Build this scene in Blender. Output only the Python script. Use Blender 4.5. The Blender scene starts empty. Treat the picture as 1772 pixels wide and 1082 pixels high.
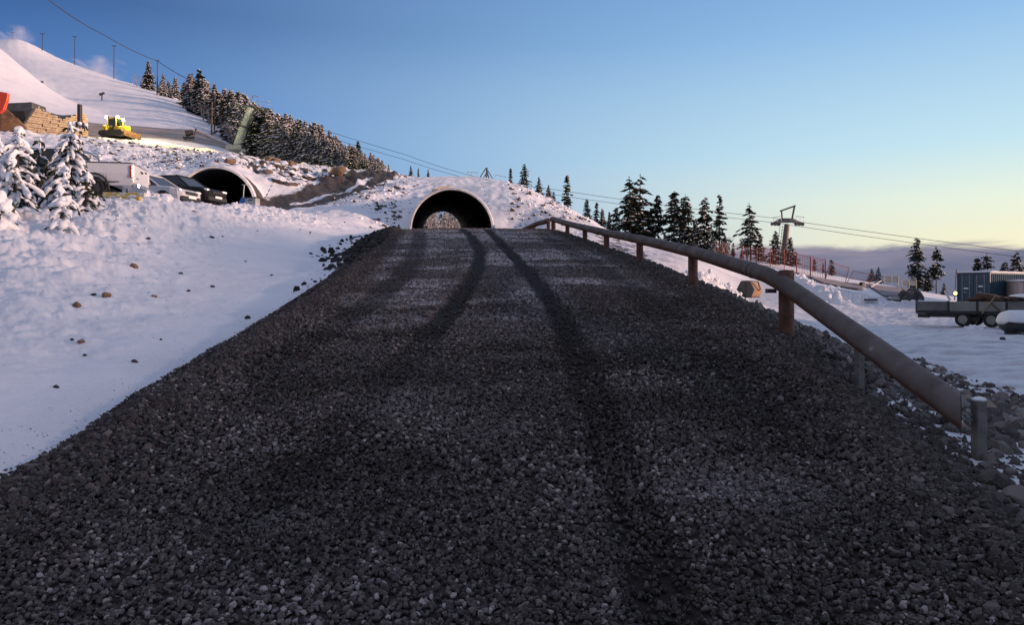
import bpy, math, random
import numpy as np
from mathutils import Vector, Matrix, Euler

R = math.radians
SC = bpy.context.scene
COL = SC.collection
random.seed(7)
RNG = np.random.default_rng(11)

# ------------------------------------------------------------------ camera
FPX, CX, HY, EYE = 1280.0, 886.0, 510.0, 1.6      # focal length in px of the 1772 px photo, horizon row, eye height
cam_d = bpy.data.cameras.new('camera')
cam_d.sensor_width = 36.0
cam_d.lens = 36.0 * FPX / 1772.0
cam_d.shift_y = (HY - 541.0) / 1772.0
cam_d.clip_start = 0.1
cam_d.clip_end = 9000.0
cam = bpy.data.objects.new('camera', cam_d)
cam.location = (0, 0, EYE)
cam.rotation_euler = (R(90), 0, 0)
COL.objects.link(cam)
SC.camera = cam

# ------------------------------------------------------------------ exposure
SC.view_settings.view_transform = 'Standard'
SC.view_settings.look = 'None'
SC.view_settings.gamma = 1.0
SC.view_settings.exposure = 0.15
SC.cycles.max_bounces = 6
SC.cycles.diffuse_bounces = 3
SC.cycles.transparent_max_bounces = 6
SC.cycles.volume_bounces = 1

# ------------------------------------------------------------------ sun (low, soft, from the right of the picture)
SUN_AZ, SUN_EL = 100.0, 7.0                        # degrees clockwise from the view direction; elevation
sd = Vector((math.sin(R(SUN_AZ)) * math.cos(R(SUN_EL)), math.cos(R(SUN_AZ)) * math.cos(R(SUN_EL)), math.sin(R(SUN_EL))))
sun_d = bpy.data.lights.new('sun', 'SUN')
sun_d.energy = 4.8
sun_d.angle = R(5)
sun_d.color = (1.0, 0.63, 0.46)
sun = bpy.data.objects.new('sun', sun_d)
sun.rotation_euler = (-sd).to_track_quat('-Z', 'Y').to_euler()
sun.location = (60, -20, 60)
COL.objects.link(sun)


# ------------------------------------------------------------------ node helpers
class NT:
    """Thin helper round a node tree."""
    def __init__(s, tree):
        s.t = tree

    def n(s, kind, **kw):
        nd = s.t.nodes.new(kind)
        for k, v in kw.items():
            setattr(nd, k, v)
        return nd

    def put(s, sock, v):
        if v is None:
            return
        if isinstance(v, bpy.types.NodeSocket):
            s.t.links.new(v, sock)
        elif hasattr(sock.default_value, '__len__') and not hasattr(v, '__len__'):
            sock.default_value = [v] * len(sock.default_value)
        elif hasattr(sock.default_value, '__len__') and len(sock.default_value) == 4 and len(v) == 3:
            sock.default_value = (*v, 1.0)
        else:
            sock.default_value = v

    def math(s, op, a, b=None, c=None, clamp=False):
        m = s.n('ShaderNodeMath', operation=op, use_clamp=clamp)
        for i, v in enumerate((a, b, c)):
            s.put(m.inputs[i], v)
        return m.outputs[0]

    def mix(s, f, a, b, mode='MIX'):
        m = s.n('ShaderNodeMix', data_type='RGBA', blend_type=mode)
        s.put(m.inputs[0], f)
        s.put(m.inputs[6], a)
        s.put(m.inputs[7], b)
        return m.outputs[2]

    def smooth(s, v, lo, hi, a=0.0, b=1.0):
        m = s.n('ShaderNodeMapRange', interpolation_type='SMOOTHSTEP')
        s.put(m.inputs[0], v)
        for i, k in enumerate((lo, hi, a, b)):
            s.put(m.inputs[1 + i], k)
        return m.outputs[0]

    def ramp(s, v, stops, interp='LINEAR'):
        r = s.n('ShaderNodeValToRGB')
        r.color_ramp.interpolation = interp
        e = r.color_ramp.elements
        while len(e) < len(stops):
            e.new(0.5)
        for i, (p, c) in enumerate(stops):
            e[i].position = p
            e[i].color = (*c, 1) if len(c) == 3 else c
        s.put(r.inputs[0], v)
        return r.outputs[0]

    def noise(s, vec, scale, detail=4.0, rough=0.55, dist=0.0):
        m = s.n('ShaderNodeTexNoise')
        s.put(m.inputs['Vector'], vec)
        m.inputs['Scale'].default_value = scale
        m.inputs['Detail'].default_value = detail
        m.inputs['Roughness'].default_value = rough
        m.inputs['Distortion'].default_value = dist
        return m.outputs['Fac']

    def mapping(s, vec, scale=(1, 1, 1), rot=(0, 0, 0), loc=(0, 0, 0)):
        m = s.n('ShaderNodeMapping')
        s.put(m.inputs['Vector'], vec)
        m.inputs['Scale'].default_value = scale
        m.inputs['Rotation'].default_value = rot
        m.inputs['Location'].default_value = loc
        return m.outputs[0]

    def attr(s, name):
        return s.n('ShaderNodeAttribute', attribute_name=name)

    def bump(s, h, strength, dist=0.05, normal=None):
        b = s.n('ShaderNodeBump')
        b.inputs['Strength'].default_value = strength
        b.inputs['Distance'].default_value = dist
        s.put(b.inputs['Height'], h)
        if normal is not None:
            s.put(b.inputs['Normal'], normal)
        return b.outputs[0]


def srgb(*c):
    if len(c) == 1:
        h = c[0].lstrip('#')
        c = [int(h[i:i + 2], 16) for i in (0, 2, 4)]
    return tuple(((v / 255) / 12.92 if v / 255 <= 0.04045 else ((v / 255 + 0.055) / 1.055) ** 2.4) for v in c)


# ------------------------------------------------------------------ world: dusk sky, glow to the right, low cloud bank
SC.world = bpy.data.worlds.new('World')
SC.world.use_nodes = True
wt = SC.world.node_tree
wt.nodes.clear()
w = NT(wt)
dirv = w.n('ShaderNodeTexCoord').outputs['Generated']
sky = w.n('ShaderNodeTexSky', sky_type='NISHITA')
sky.sun_disc = False
sky.sun_elevation = R(2.0)
sky.sun_rotation = R(SUN_AZ)
sky.altitude = 900
sky.air_density = 1.0
sky.dust_density = 0.6
sky.ozone_density = 2.2
sep = w.n('ShaderNodeSeparateXYZ')
w.put(sep.inputs[0], dirv)
vx, vy, vz = sep.outputs
hl = w.math('SQRT', w.math('ADD', w.math('MULTIPLY', vx, vx), w.math('MULTIPLY', vy, vy)))
el = w.math('DIVIDE', vz, w.math('MAXIMUM', hl, 0.001))          # tan of elevation
GAZ = 62.0                                                        # azimuth of the brightest part of the glow
ga = w.math('ADD', w.math('MULTIPLY', w.math('DIVIDE', vx, hl), math.sin(R(GAZ))), w.math('MULTIPLY', w.math('DIVIDE', vy, hl), math.cos(R(GAZ))))
# two gradients up the sky, one away from the glow and one in it, blended by bearing
away = w.ramp(w.math('MULTIPLY', el, 1.25, clamp=True), [(0.0, srgb('#97bade')), (0.17, srgb('#7aa5d6')), (0.30, srgb('#4f7cbc')), (0.44, srgb('#335892')), (0.60, srgb('#4c6a9c')), (0.80, srgb('#8690b0')), (1.0, srgb('#969cb6'))])
glow = w.ramp(w.math('MULTIPLY', el, 1.25, clamp=True), [(0.0, srgb('#f2e2bd')), (0.08, srgb('#f3eecb')), (0.14, srgb('#e6efdc')), (0.225, srgb('#c0e0ec')), (0.42, srgb('#8fbae4')), (0.58, srgb('#739fd4')), (0.8, srgb('#8d9bb8')), (1.0, srgb('#969cb6'))])
glo = w.smooth(el, 0.02, 0.30, 0.42, -0.25)                        # the glow spreads wider higher up
grad = w.mix(w.smooth(ga, glo, 0.95), away, glow)
nish = w.mix(1.0, sky.outputs[0], (0.10, 0.10, 0.10), 'MULTIPLY')
grad = w.mix(w.math('MULTIPLY', w.smooth(ga, -0.2, -0.75), w.smooth(el, 0.9, 0.05)), grad, srgb('#b3b0b8'))   # pale band opposite the glow
skyc = w.mix(0.05, grad, nish)
# low cloud bank
cm = w.mapping(dirv, scale=(3.0, 3.0, 14.0))
cn = w.noise(cm, 2.2, 6.0, 0.55, 0.5)
cn2 = w.noise(w.mapping(dirv, scale=(2.4, 2.4, 22.0), loc=(3, 1, 0)), 2.4, 5.0, 0.55, 0.6)
ctop = w.math('ADD', 0.036, w.math('MULTIPLY', cn, 0.042))
over = w.math('SUBTRACT', el, ctop)
cmask = w.smooth(over, 0.006, -0.005)
ccol = w.ramp(w.math('ADD', w.math('MULTIPLY', el, 9.0), w.math('MULTIPLY', w.math('SUBTRACT', cn2, 0.5), 0.9)),
              [(0.0, srgb('#686d84')), (0.25, srgb('#6c7088')), (0.45, srgb('#817f94')), (0.62, srgb('#938a99')), (0.85, srgb('#ab98a0'))])
skyc = w.mix(cmask, skyc, ccol)
below = w.smooth(el, 0.002, -0.03)
skyc = w.mix(below, skyc, srgb('#6a6f88'))
bg = w.n('ShaderNodeBackground')
w.put(bg.inputs[0], skyc)
bg.inputs[1].default_value = 1.0
wo = w.n('ShaderNodeOutputWorld')
wt.links.new(bg.outputs[0], wo.inputs[0])


# ------------------------------------------------------------------ placing helpers
def P(px, py, d):
    """The point d metres ahead of the camera that the photo shows at px, py."""
    return ((px - CX) / FPX * d, d, EYE + (HY - py) / FPX * d)


def tag(o, label=None, cat=None, group=None, kind=None):
    for k, v in (('label', label), ('category', cat), ('group', group), ('kind', kind)):
        if v:
            o[k] = v
    return o


def thing(name, label, cat, loc=(0, 0, 0), rz=0.0, group=None, scale=1.0):
    o = bpy.data.objects.new(name, None)
    o.empty_display_size = 0.2
    o.location = loc
    o.rotation_euler = (0, 0, rz)
    o.scale = (scale,) * 3 if not hasattr(scale, '__len__') else scale
    COL.objects.link(o)
    return tag(o, label, cat, group)


def copy_thing(o, loc, rz=0.0, scale=1.0, label=None, group=None, parent=None):
    """A copy of a thing with copies of its parts and their sub-parts, sharing mesh data."""
    c = o.copy()
    COL.objects.link(c)
    if parent is None:
        c.location = loc
        c.rotation_euler = (0, 0, rz)
        c.scale = (scale,) * 3 if not hasattr(scale, '__len__') else scale
        if label:
            c['label'] = label
        if group:
            c['group'] = group
    else:
        c.parent = parent
    for ch in list(o.children):
        copy_thing(ch, None, parent=c)
    return c


class MB:
    """Collects shapes, then links them as ONE mesh object."""
    def __init__(s):
        s.v, s.f, s.sm = [], [], []

    def add(s, verts, faces, smooth=False):
        b = len(s.v)
        s.v.extend([tuple(p) for p in verts])
        s.f.extend([tuple(i + b for i in f) for f in faces])
        s.sm.extend([smooth] * len(faces))
        return s

    def box(s, c, size, rz=0.0, rot=None, bev=0.0, taper=1.0):
        hx, hy, hz = (k / 2 for k in size)
        m = Euler((0, 0, rz)).to_matrix() if rot is None else Euler(rot).to_matrix()
        if bev <= 0:
            pts = [(-hx, -hy, -hz), (hx, -hy, -hz), (hx, hy, -hz), (-hx, hy, -hz),
                   (-hx * taper, -hy * taper, hz), (hx * taper, -hy * taper, hz), (hx * taper, hy * taper, hz), (-hx * taper, hy * taper, hz)]
            fs = [(3, 2, 1, 0), (4, 5, 6, 7), (0, 1, 5, 4), (1, 2, 6, 5), (2, 3, 7, 6), (3, 0, 4, 7)]
        else:
            b = min(bev, hx * .9, hy * .9, hz * .9)
            rings = []
            for z, ins in ((-hz, b), (-hz + b, 0), (hz - b, 0), (hz, b)):
                x, y = hx - ins, hy - ins
                k = b if ins == 0 else b * 0.5
                rings.append([(-x + k, -y, z), (x - k, -y, z), (x, -y + k, z), (x, y - k, z), (x - k, y, z), (-x + k, y, z), (-x, y - k, z), (-x, -y + k, z)])
            pts = [p for r in rings for p in r]
            fs = [tuple(range(7, -1, -1)), tuple(range(24, 32))]
            for r in range(3):
                for i in range(8):
                    j = (i + 1) % 8
                    fs.append((r * 8 + i, r * 8 + j, r * 8 + 8 + j, r * 8 + 8 + i))
        c = Vector(c)
        return s.add([m @ Vector(p) + c for p in pts], fs)

    def tube(s, pts, rad, n=8, caps=True, smooth=True, hollow=0.0):
        pts = [Vector(p) for p in pts]
        rad = rad if hasattr(rad, '__len__') else [rad] * len(pts)
        vs, fs = [], []
        up = None
        for i, p in enumerate(pts):
            t = (pts[min(i + 1, len(pts) - 1)] - pts[max(i - 1, 0)]).normalized()
            if up is None:
                up = Vector((0, 0, 1)) if abs(t.z) < 0.9 else Vector((1, 0, 0))
            a = t.cross(up).normalized()
            b = a.cross(t).normalized()
            up = b
            for k in range(n):
                an = 2 * math.pi * k / n
                vs.append(p + (a * math.cos(an) + b * math.sin(an)) * rad[i])
        for i in range(len(pts) - 1):
            for k in range(n):
                j = (k + 1) % n
                fs.append((i * n + k, i * n + j, (i + 1) * n + j, (i + 1) * n + k))
        s.add(vs, fs, smooth)
        if caps:
            L = (len(pts) - 1) * n
            s.add([vs[k] for k in range(n)], [tuple(range(n))])
            s.add([vs[L + k] for k in range(n)], [tuple(range(n - 1, -1, -1))])
        return s

    def prism(s, poly, axis, a, b):
        """Extrude a 2D outline from a to b along 'x', 'y' or 'z'."""
        def p3(u, v, k):
            return {'x': (k, u, v), 'y': (u, k, v), 'z': (u, v, k)}[axis]
        n = len(poly)
        vs = [p3(u, v, a) for u, v in poly] + [p3(u, v, b) for u, v in poly]
        fs = [tuple(range(n - 1, -1, -1)), tuple(range(n, 2 * n))] + [(i, (i + 1) % n, n + (i + 1) % n, n + i) for i in range(n)]
        return s.add(vs, fs)

    def loft(s, rings, closed=True, caps=True, smooth=False):
        n = len(rings[0])
        vs = [p for r in rings for p in r]
        fs = []
        for i in range(len(rings) - 1):
            for k in range(n if closed else n - 1):
                j = (k + 1) % n
                fs.append((i * n + k, i * n + j, (i + 1) * n + j, (i + 1) * n + k))
        if caps:
            fs.append(tuple(range(n - 1, -1, -1)))
            fs.append(tuple((len(rings) - 1) * n + k for k in range(n)))
        return s.add(vs, fs, smooth)

    def wheel(s, c, r, wid, n=20, rim=0.0):
        """A tyre lying with its axle along y."""
        c = Vector(c)
        prof = [(r * .62, -wid / 2), (r * .93, -wid / 2), (r, -wid * .33), (r, wid * .33), (r * .93, wid / 2), (r * .62, wid / 2)]
        vs = [c + Vector((math.cos(2 * math.pi * k / n) * a, b, math.sin(2 * math.pi * k / n) * a)) for k in range(n) for a, b in prof]
        m = len(prof)
        fs = [(k * m + i, k * m + (i + 1) % m, ((k + 1) % n) * m + (i + 1) % m, ((k + 1) % n) * m + i) for k in range(n) for i in range(m)]
        return s.add(vs, fs, True)

    def disc(s, c, r, wid, n=16):
        return s.tube([Vector(c) - Vector((0, wid / 2, 0)), Vector(c) + Vector((0, wid / 2, 0))], r, n)

    def ball(s, c, r, squash=(1, 1, 1), n=8, m=6, jit=0.0, rot=None):
        c = Vector(c)
        mt = Euler(rot).to_matrix() if rot else None
        vs = [Vector((0, 0, 1))]
        for i in range(1, m):
            th = math.pi * i / m
            for k in range(n):
                ph = 2 * math.pi * k / n
                j = 1 + random.uniform(-jit, jit)
                vs.append(Vector((math.sin(th) * math.cos(ph) * j, math.sin(th) * math.sin(ph) * j, math.cos(th) * j)))
        vs.append(Vector((0, 0, -1)))
        out = []
        for v in vs:
            q = Vector((v.x * squash[0] * r, v.y * squash[1] * r, v.z * squash[2] * r))
            out.append((mt @ q if mt else q) + c)
        fs = [(0, 1 + k, 1 + (k + 1) % n) for k in range(n)]
        for i in range(m - 2):
            for k in range(n):
                a, b = 1 + i * n + k, 1 + i * n + (k + 1) % n
                fs.append((a, a + n, b + n, b))
        L = len(vs) - 1
        b0 = 1 + (m - 2) * n
        fs += [(b0 + (k + 1) % n, b0 + k, L) for k in range(n)]
        return s.add(out, fs, jit < 0.12)

    def build(s, name, mat, parent=None, loc=None):
        me = bpy.data.meshes.new(name)
        me.from_pydata(s.v, [], s.f)
        me.polygons.foreach_set('use_smooth', s.sm)
        me.validate()
        me.update()
        return link_mesh(name, me, mat, parent, loc)


def link_mesh(name, me, mat, parent=None, loc=None):
    o = bpy.data.objects.new(name, me)
    if mat:
        for m in (mat if isinstance(mat, (list, tuple)) else [mat]):
            me.materials.append(m)
    if parent:
        o.parent = parent
    if loc:
        o.location = loc
    COL.objects.link(o)
    return o


def np_mesh(name, verts, faces, smooth=False, attrs=None):
    """A mesh straight from numpy arrays; every face has the same number of corners."""
    me = bpy.data.meshes.new(name)
    nf, k = faces.shape
    me.vertices.add(len(verts))
    me.vertices.foreach_set('co', np.ascontiguousarray(verts, dtype=np.float32).ravel())
    me.loops.add(nf * k)
    me.loops.foreach_set('vertex_index', np.ascontiguousarray(faces, dtype=np.int32).ravel())
    me.polygons.add(nf)
    me.polygons.foreach_set('loop_start', np.arange(0, nf * k, k, dtype=np.int32))
    me.polygons.foreach_set('use_smooth', np.full(nf, smooth, dtype=bool))
    me.update(calc_edges=True)
    for an, av in (attrs or {}).items():
        a = me.attributes.new(an, 'FLOAT', 'POINT')
        a.data.foreach_set('value', np.ascontiguousarray(av, dtype=np.float32))
    return me


# ------------------------------------------------------------------ numpy noise
def _hash(ix, iy, seed):
    h = (ix.astype(np.int64) * 374761393 + iy.astype(np.int64) * 668265263 + seed * 974711) & 0xffffffff
    h = ((h ^ (h >> 13)) * 1274126177) & 0xffffffff
    return ((h ^ (h >> 16)) & 0xffffff) / float(0xffffff)


def vnoise(x, y, seed=0):
    ix, iy = np.floor(x), np.floor(y)
    fx, fy = x - ix, y - iy
    fx, fy = fx * fx * (3 - 2 * fx), fy * fy * (3 - 2 * fy)
    a, b, c, d = _hash(ix, iy, seed), _hash(ix + 1, iy, seed), _hash(ix, iy + 1, seed), _hash(ix + 1, iy + 1, seed)
    return (a + (b - a) * fx) * (1 - fy) + (c + (d - c) * fx) * fy - 0.5


def fbm(x, y, octs=4, seed=0, gain=0.5):
    s, a = 0.0, 1.0
    for o in range(octs):
        s = s + a * vnoise(x, y, seed + o * 17)
        x, y, a = x * 2.03 + 5.1, y * 2.03 + 1.7, a * gain
    return s


def cells(x, y, seed=0):
    """Distance to the nearest and second nearest of jittered points, and the nearest one's random value."""
    ix, iy = np.floor(x), np.floor(y)
    d1 = np.full(x.shape, 9.0)
    d2 = np.full(x.shape, 9.0)
    idv = np.zeros(x.shape)
    for ox in (-1, 0, 1):
        for oy in (-1, 0, 1):
            cx, cy = ix + ox, iy + oy
            dd = np.hypot(cx + _hash(cx, cy, seed) - x, cy + _hash(cx, cy, seed + 5) - y)
            near = dd < d1
            d2 = np.where(near, d1, np.minimum(d2, dd))
            idv = np.where(near, _hash(cx, cy, seed + 9), idv)
            d1 = np.where(near, dd, d1)
    return d1, d2, idv


def sstep(a, b, x):
    t = np.clip((x - a) / (b - a), 0, 1)
    return t * t * (3 - 2 * t)
# ------------------------------------------------------------------ materials
def new_mat(name):
    m = bpy.data.materials.new(name)
    m.use_nodes = True
    b = m.node_tree.nodes['Principled BSDF']
    return m, NT(m.node_tree), b


MATS = {}


def M(name, col=None, rough=0.6, metal=0.0, var=0.25, scale=6.0, bump=0.0, spec=0.5, col2=None, thr=(0.35, 0.65), emit=None, estr=0.0, coat=0.0, trans=0.0):
    """Procedural paint, metal, wood ...: two tones broken up by noise, with a little bump."""
    if name in MATS:
        return MATS[name]
    m, t, b = new_mat(name)
    oc = t.n('ShaderNodeTexCoord').outputs['Object']
    nz = t.noise(oc, scale, 5.0, 0.6, 0.2)
    c2 = col2 if col2 else tuple(c * (1 - var) for c in col)
    f = t.smooth(nz, thr[0], thr[1])
    t.put(b.inputs['Base Color'], t.mix(f, col, c2))
    t.put(b.inputs['Roughness'], t.math('ADD', rough - 0.06, t.math('MULTIPLY', nz, 0.14), clamp=True))
    b.inputs['Metallic'].default_value = metal
    b.inputs['Specular IOR Level'].default_value = spec
    b.inputs['Coat Weight'].default_value = coat
    b.inputs['Transmission Weight'].default_value = trans
    if bump:
        t.put(b.inputs['Normal'], t.bump(t.noise(oc, scale * 6, 4.0), bump, 0.02))
    if emit:
        b.inputs['Emission Color'].default_value = (*emit, 1)
        b.inputs['Emission Strength'].default_value = estr
    MATS[name] = m
    return m


# snow with exposed dirt and rock where the ground carries them
m_snow, t, b = new_mat('snow')
oc = t.n('ShaderNodeTexCoord').outputs['Object']
n_big = t.noise(oc, 0.35, 4.0, 0.6)
n_mid = t.noise(oc, 3.5, 5.0, 0.6)
n_fine = t.noise(oc, 22.0, 4.0, 0.6)
snowc = t.mix(t.smooth(n_big, 0.3, 0.7), (0.81, 0.81, 0.83), (0.745, 0.75, 0.78))
snowc = t.mix(t.math('MULTIPLY', t.smooth(n_mid, 0.52, 0.75), 0.25), snowc, (0.62, 0.63, 0.66))
pk = t.attr('packed').outputs['Fac']
snowc = t.mix(t.math('MULTIPLY', pk, t.smooth(t.noise(t.mapping(oc, scale=(.5, 1.6, 1)), 1.6, 5.0, .65), .4, .62)), snowc, (0.42, 0.43, 0.47))
dirt_f = t.smooth(t.math('ADD', t.attr('dirt').outputs['Fac'], t.math('MULTIPLY', t.math('SUBTRACT', n_mid, 0.5), 0.7)), 0.35, 0.6)
dirtc = t.mix(t.smooth(n_mid, 0.35, 0.65), (0.040, 0.029, 0.022), (0.085, 0.068, 0.056))
dirtc = t.mix(t.smooth(n_fine, 0.60, 0.80), dirtc, (0.17, 0.155, 0.145))
oxyz = t.n('ShaderNodeSeparateXYZ')
t.put(oxyz.inputs[0], oc)
streak = t.noise(t.mapping(oc, scale=(.25, 1.5, 3.0)), 1.0, 5.0, .65)
dirtc = t.mix(t.smooth(oxyz.outputs[1], 84, 92), dirtc, t.mix(t.smooth(streak, .36, .62), (0.20, 0.15, 0.11), (0.40, 0.35, 0.31)))
c = t.mix(dirt_f, snowc, dirtc)
rock_f = t.smooth(t.math('ADD', t.attr('rock').outputs['Fac'], t.math('MULTIPLY', t.math('SUBTRACT', n_fine, 0.5), 0.5)), 0.42, 0.58)
c = t.mix(rock_f, c, t.mix(n_mid, (0.035, 0.032, 0.03), (0.10, 0.085, 0.075)))
grime = t.attr('grime').outputs['Fac']
gs = t.smooth(t.noise(oc, 60.0, 3.0, 0.7), 0.60, 0.72)
c = t.mix(t.math('MULTIPLY', gs, grime), c, (0.05, 0.05, 0.055))
c = t.mix(t.math('MULTIPLY', grime, 0.25), c, (0.25, 0.26, 0.30))
t.put(b.inputs['Base Color'], c)
b.inputs['Roughness'].default_value = 0.55
b.inputs['Specular IOR Level'].default_value = 0.3
n1 = t.bump(n_mid, 0.35, 0.06)
t.put(b.inputs['Normal'], t.bump(n_fine, 0.35, 0.02, n1))

# crushed gravel of the road: voronoi stones with bump, frost and wheel tracks from the road's own attributes
m_gravel, t, b = new_mat('gravel')
oc = t.n('ShaderNodeTexCoord').outputs['Object']
vor = t.n('ShaderNodeTexVoronoi', feature='F1')
vor.inputs['Scale'].default_value = 21.0
wv = t.n('ShaderNodeMix', data_type='VECTOR')
t.put(vor.inputs['Vector'], oc)
vd, vc = vor.outputs['Distance'], vor.outputs['Color']
sv = t.n('ShaderNodeSeparateColor')
t.put(sv.inputs[0], vc)
n_f = t.noise(oc, 130.0, 3.0, 0.6)
n_m = t.noise(oc, 1.3, 5.0, 0.6)
stone = t.ramp(sv.outputs[0], [(0.0, (0.024, 0.0195, 0.018)), (0.45, (0.062, 0.051, 0.047)), (0.8, (0.118, 0.099, 0.093)), (1.0, (0.21, 0.182, 0.172))])
stone = t.mix(t.smooth(vd, 0.035, 0.016), t.mix(0.8, stone, (0.008, 0.008, 0.009)), stone)  # cell edges darkened: shade between the stones put into the colour
stone = t.mix(0.5, stone, t.ramp(n_f, [(0.3, (0.022, 0.0175, 0.0155)), (0.7, (0.09, 0.073, 0.066))]))
frost = t.math('MULTIPLY', t.attr('frost').outputs['Fac'], t.smooth(t.math('ADD', sv.outputs[1], n_f), 0.45, 1.15))
stone = t.mix(frost, stone, (0.42, 0.375, 0.37))
stone = t.mix(t.math('MULTIPLY', t.attr('track').outputs['Fac'], 0.88), stone, (0.011, 0.0085, 0.0075))
stone = t.mix(t.math('MULTIPLY', t.attr('earth').outputs['Fac'], t.smooth(n_m, 0.35, 0.6)), stone, (0.085, 0.068, 0.054))
stone = t.mix(t.math('MULTIPLY', t.attr('moss').outputs['Fac'], t.smooth(t.noise(oc, 6.0, 4.0), 0.45, 0.65)), stone, (0.06, 0.072, 0.030))
t.put(b.inputs['Base Color'], stone)
b.inputs['Roughness'].default_value = 0.8
b.inputs['Specular IOR Level'].default_value = 0.12
hgt = t.math('ADD', t.math('MULTIPLY', t.smooth(vd, 0.04, 0.0), 1.0), t.math('ADD', t.math('MULTIPLY', sv.outputs[2], 0.5), t.math('MULTIPLY', n_f, 0.35)))
t.put(b.inputs['Normal'], t.bump(hgt, 0.9, 0.02))

# loose stones: tone per stone
def stone_mat(name, lo, mid, hi, warm, speck=0.35, snowy=0.0):
    m, t, b = new_mat(name)
    oc = t.n('ShaderNodeTexCoord').outputs['Object']
    tone = t.attr('tone').outputs['Fac']
    c = t.ramp(tone, [(0.0, lo), (0.5, mid), (0.9, hi), (1.0, warm)])
    n1 = t.noise(oc, 90.0, 4.0, 0.65)
    c = t.mix(t.math('MULTIPLY', t.smooth(n1, 0.5, 0.75), speck), c, tuple(min(1, k * 2.2) for k in hi))
    c = t.mix(t.math('MULTIPLY', t.attr('frost').outputs['Fac'], t.smooth(n1, 0.35, 0.6)), c, (0.34, 0.30, 0.295))
    if snowy:
        g = t.n('ShaderNodeNewGeometry')
        sx = t.n('ShaderNodeSeparateXYZ')
        t.put(sx.inputs[0], g.outputs['Normal'])
        c = t.mix(t.smooth(t.math('ADD', sx.outputs[2], t.math('MULTIPLY', n1, 0.5)), 1.15 - snowy, 1.3 - snowy), c, (0.76, 0.78, 0.82))
    t.put(b.inputs['Base Color'], c)
    b.inputs['Roughness'].default_value = 0.75
    b.inputs['Specular IOR Level'].default_value = 0.15
    t.put(b.inputs['Normal'], t.bump(n1, 0.4, 0.006))
    MATS[name] = m
    return m


stone_mat('gravel_stone', (0.024, 0.0195, 0.018), (0.082, 0.068, 0.063), (0.19, 0.160, 0.151), (0.36, 0.31, 0.295))
stone_mat('rubble_stone', (0.035, 0.031, 0.030), (0.105, 0.094, 0.087), (0.24, 0.215, 0.195), (0.34, 0.26, 0.20))
stone_mat('dark_rubble', (0.012, 0.0115, 0.012), (0.028, 0.026, 0.027), (0.055, 0.05, 0.05), (0.08, 0.07, 0.06))
stone_mat('boulder', (0.06, 0.054, 0.05), (0.11, 0.098, 0.09), (0.19, 0.17, 0.155), (0.24, 0.16, 0.11), 0.4)
stone_mat('snowy_rock', (0.04, 0.036, 0.034), (0.09, 0.075, 0.066), (0.15, 0.125, 0.11), (0.20, 0.13, 0.09), 0.3, 0.42)

# ------------------------------------------------------------------ the road's line and level
_ys = np.linspace(-60, 400, 4601)
_sl = np.where(_ys < 0, 0.05, 0.143)
_sl = _sl + (0.0866 - 0.143) * sstep(28, 32, _ys)
_sl = _sl * (1 - sstep(122, 150, _ys))
_zr = np.concatenate([[0], np.cumsum((_sl[1:] + _sl[:-1]) / 2 * np.diff(_ys))])
_zr -= np.interp(0, _ys, _zr)


def zroad(y):
    return np.interp(y, _ys, _zr)


_ry = [-60, -6, 0, 4, 6.5, 9, 13, 17, 20, 23, 26, 30, 33, 38, 54, 119, 220]
_rl = [-3.2, -3.0, -2.85, -2.80, -2.86, -2.95, -3.15, -3.5, -3.8, -4.1, -4.45, -4.95, -5.25, -5.75, -7.3, -14.2, -25]
_rr = [2.6, 2.3, 2.2, 2.32, 2.58, 2.92, 3.02, 2.86, 2.55, 2.25, 1.98, 1.62, 1.2, 0.72, -1.44, -8.3, -19]


def _sm(tab):
    g = np.arange(-60, 220.01, 0.5)
    v = np.interp(g, _ry, tab)
    k = np.hanning(9)
    return g, np.convolve(np.pad(v, 4, mode='edge'), k / k.sum(), mode='valid')


_g, _rls = _sm(_rl)
_, _rrs = _sm(_rr)


def xleft(y):
    return np.interp(y, _g, _rls)


def xright(y):
    return np.interp(y, _g, _rrs)


_yy = np.linspace(1.5, 31.8, 1500)
_pp = HY - FPX * (zroad(_yy) - EYE) / _yy


def on_road(px, py):
    y = float(np.interp(-py, -_pp, _yy))
    return ((px - CX) / FPX * y, y)


# ------------------------------------------------------------------ the tunnels' lines
TR = 2.95
AXD = np.array([-0.1049, 0.9945])
T_MAIN = dict(a=np.array([-4.39, 54.0]), z=float(zroad(54.0)) - 0.03, L=65.0, g=0.0866)
T_SIDE = dict(a=np.array([-22.9, 57.0]), z=8.45, L=58.0, g=0.02)


def tun_us(T, x, y):
    dx, dy = x - T['a'][0], y - T['a'][1]
    return dx * AXD[1] - dy * AXD[0], dx * AXD[0] + dy * AXD[1]


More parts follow.
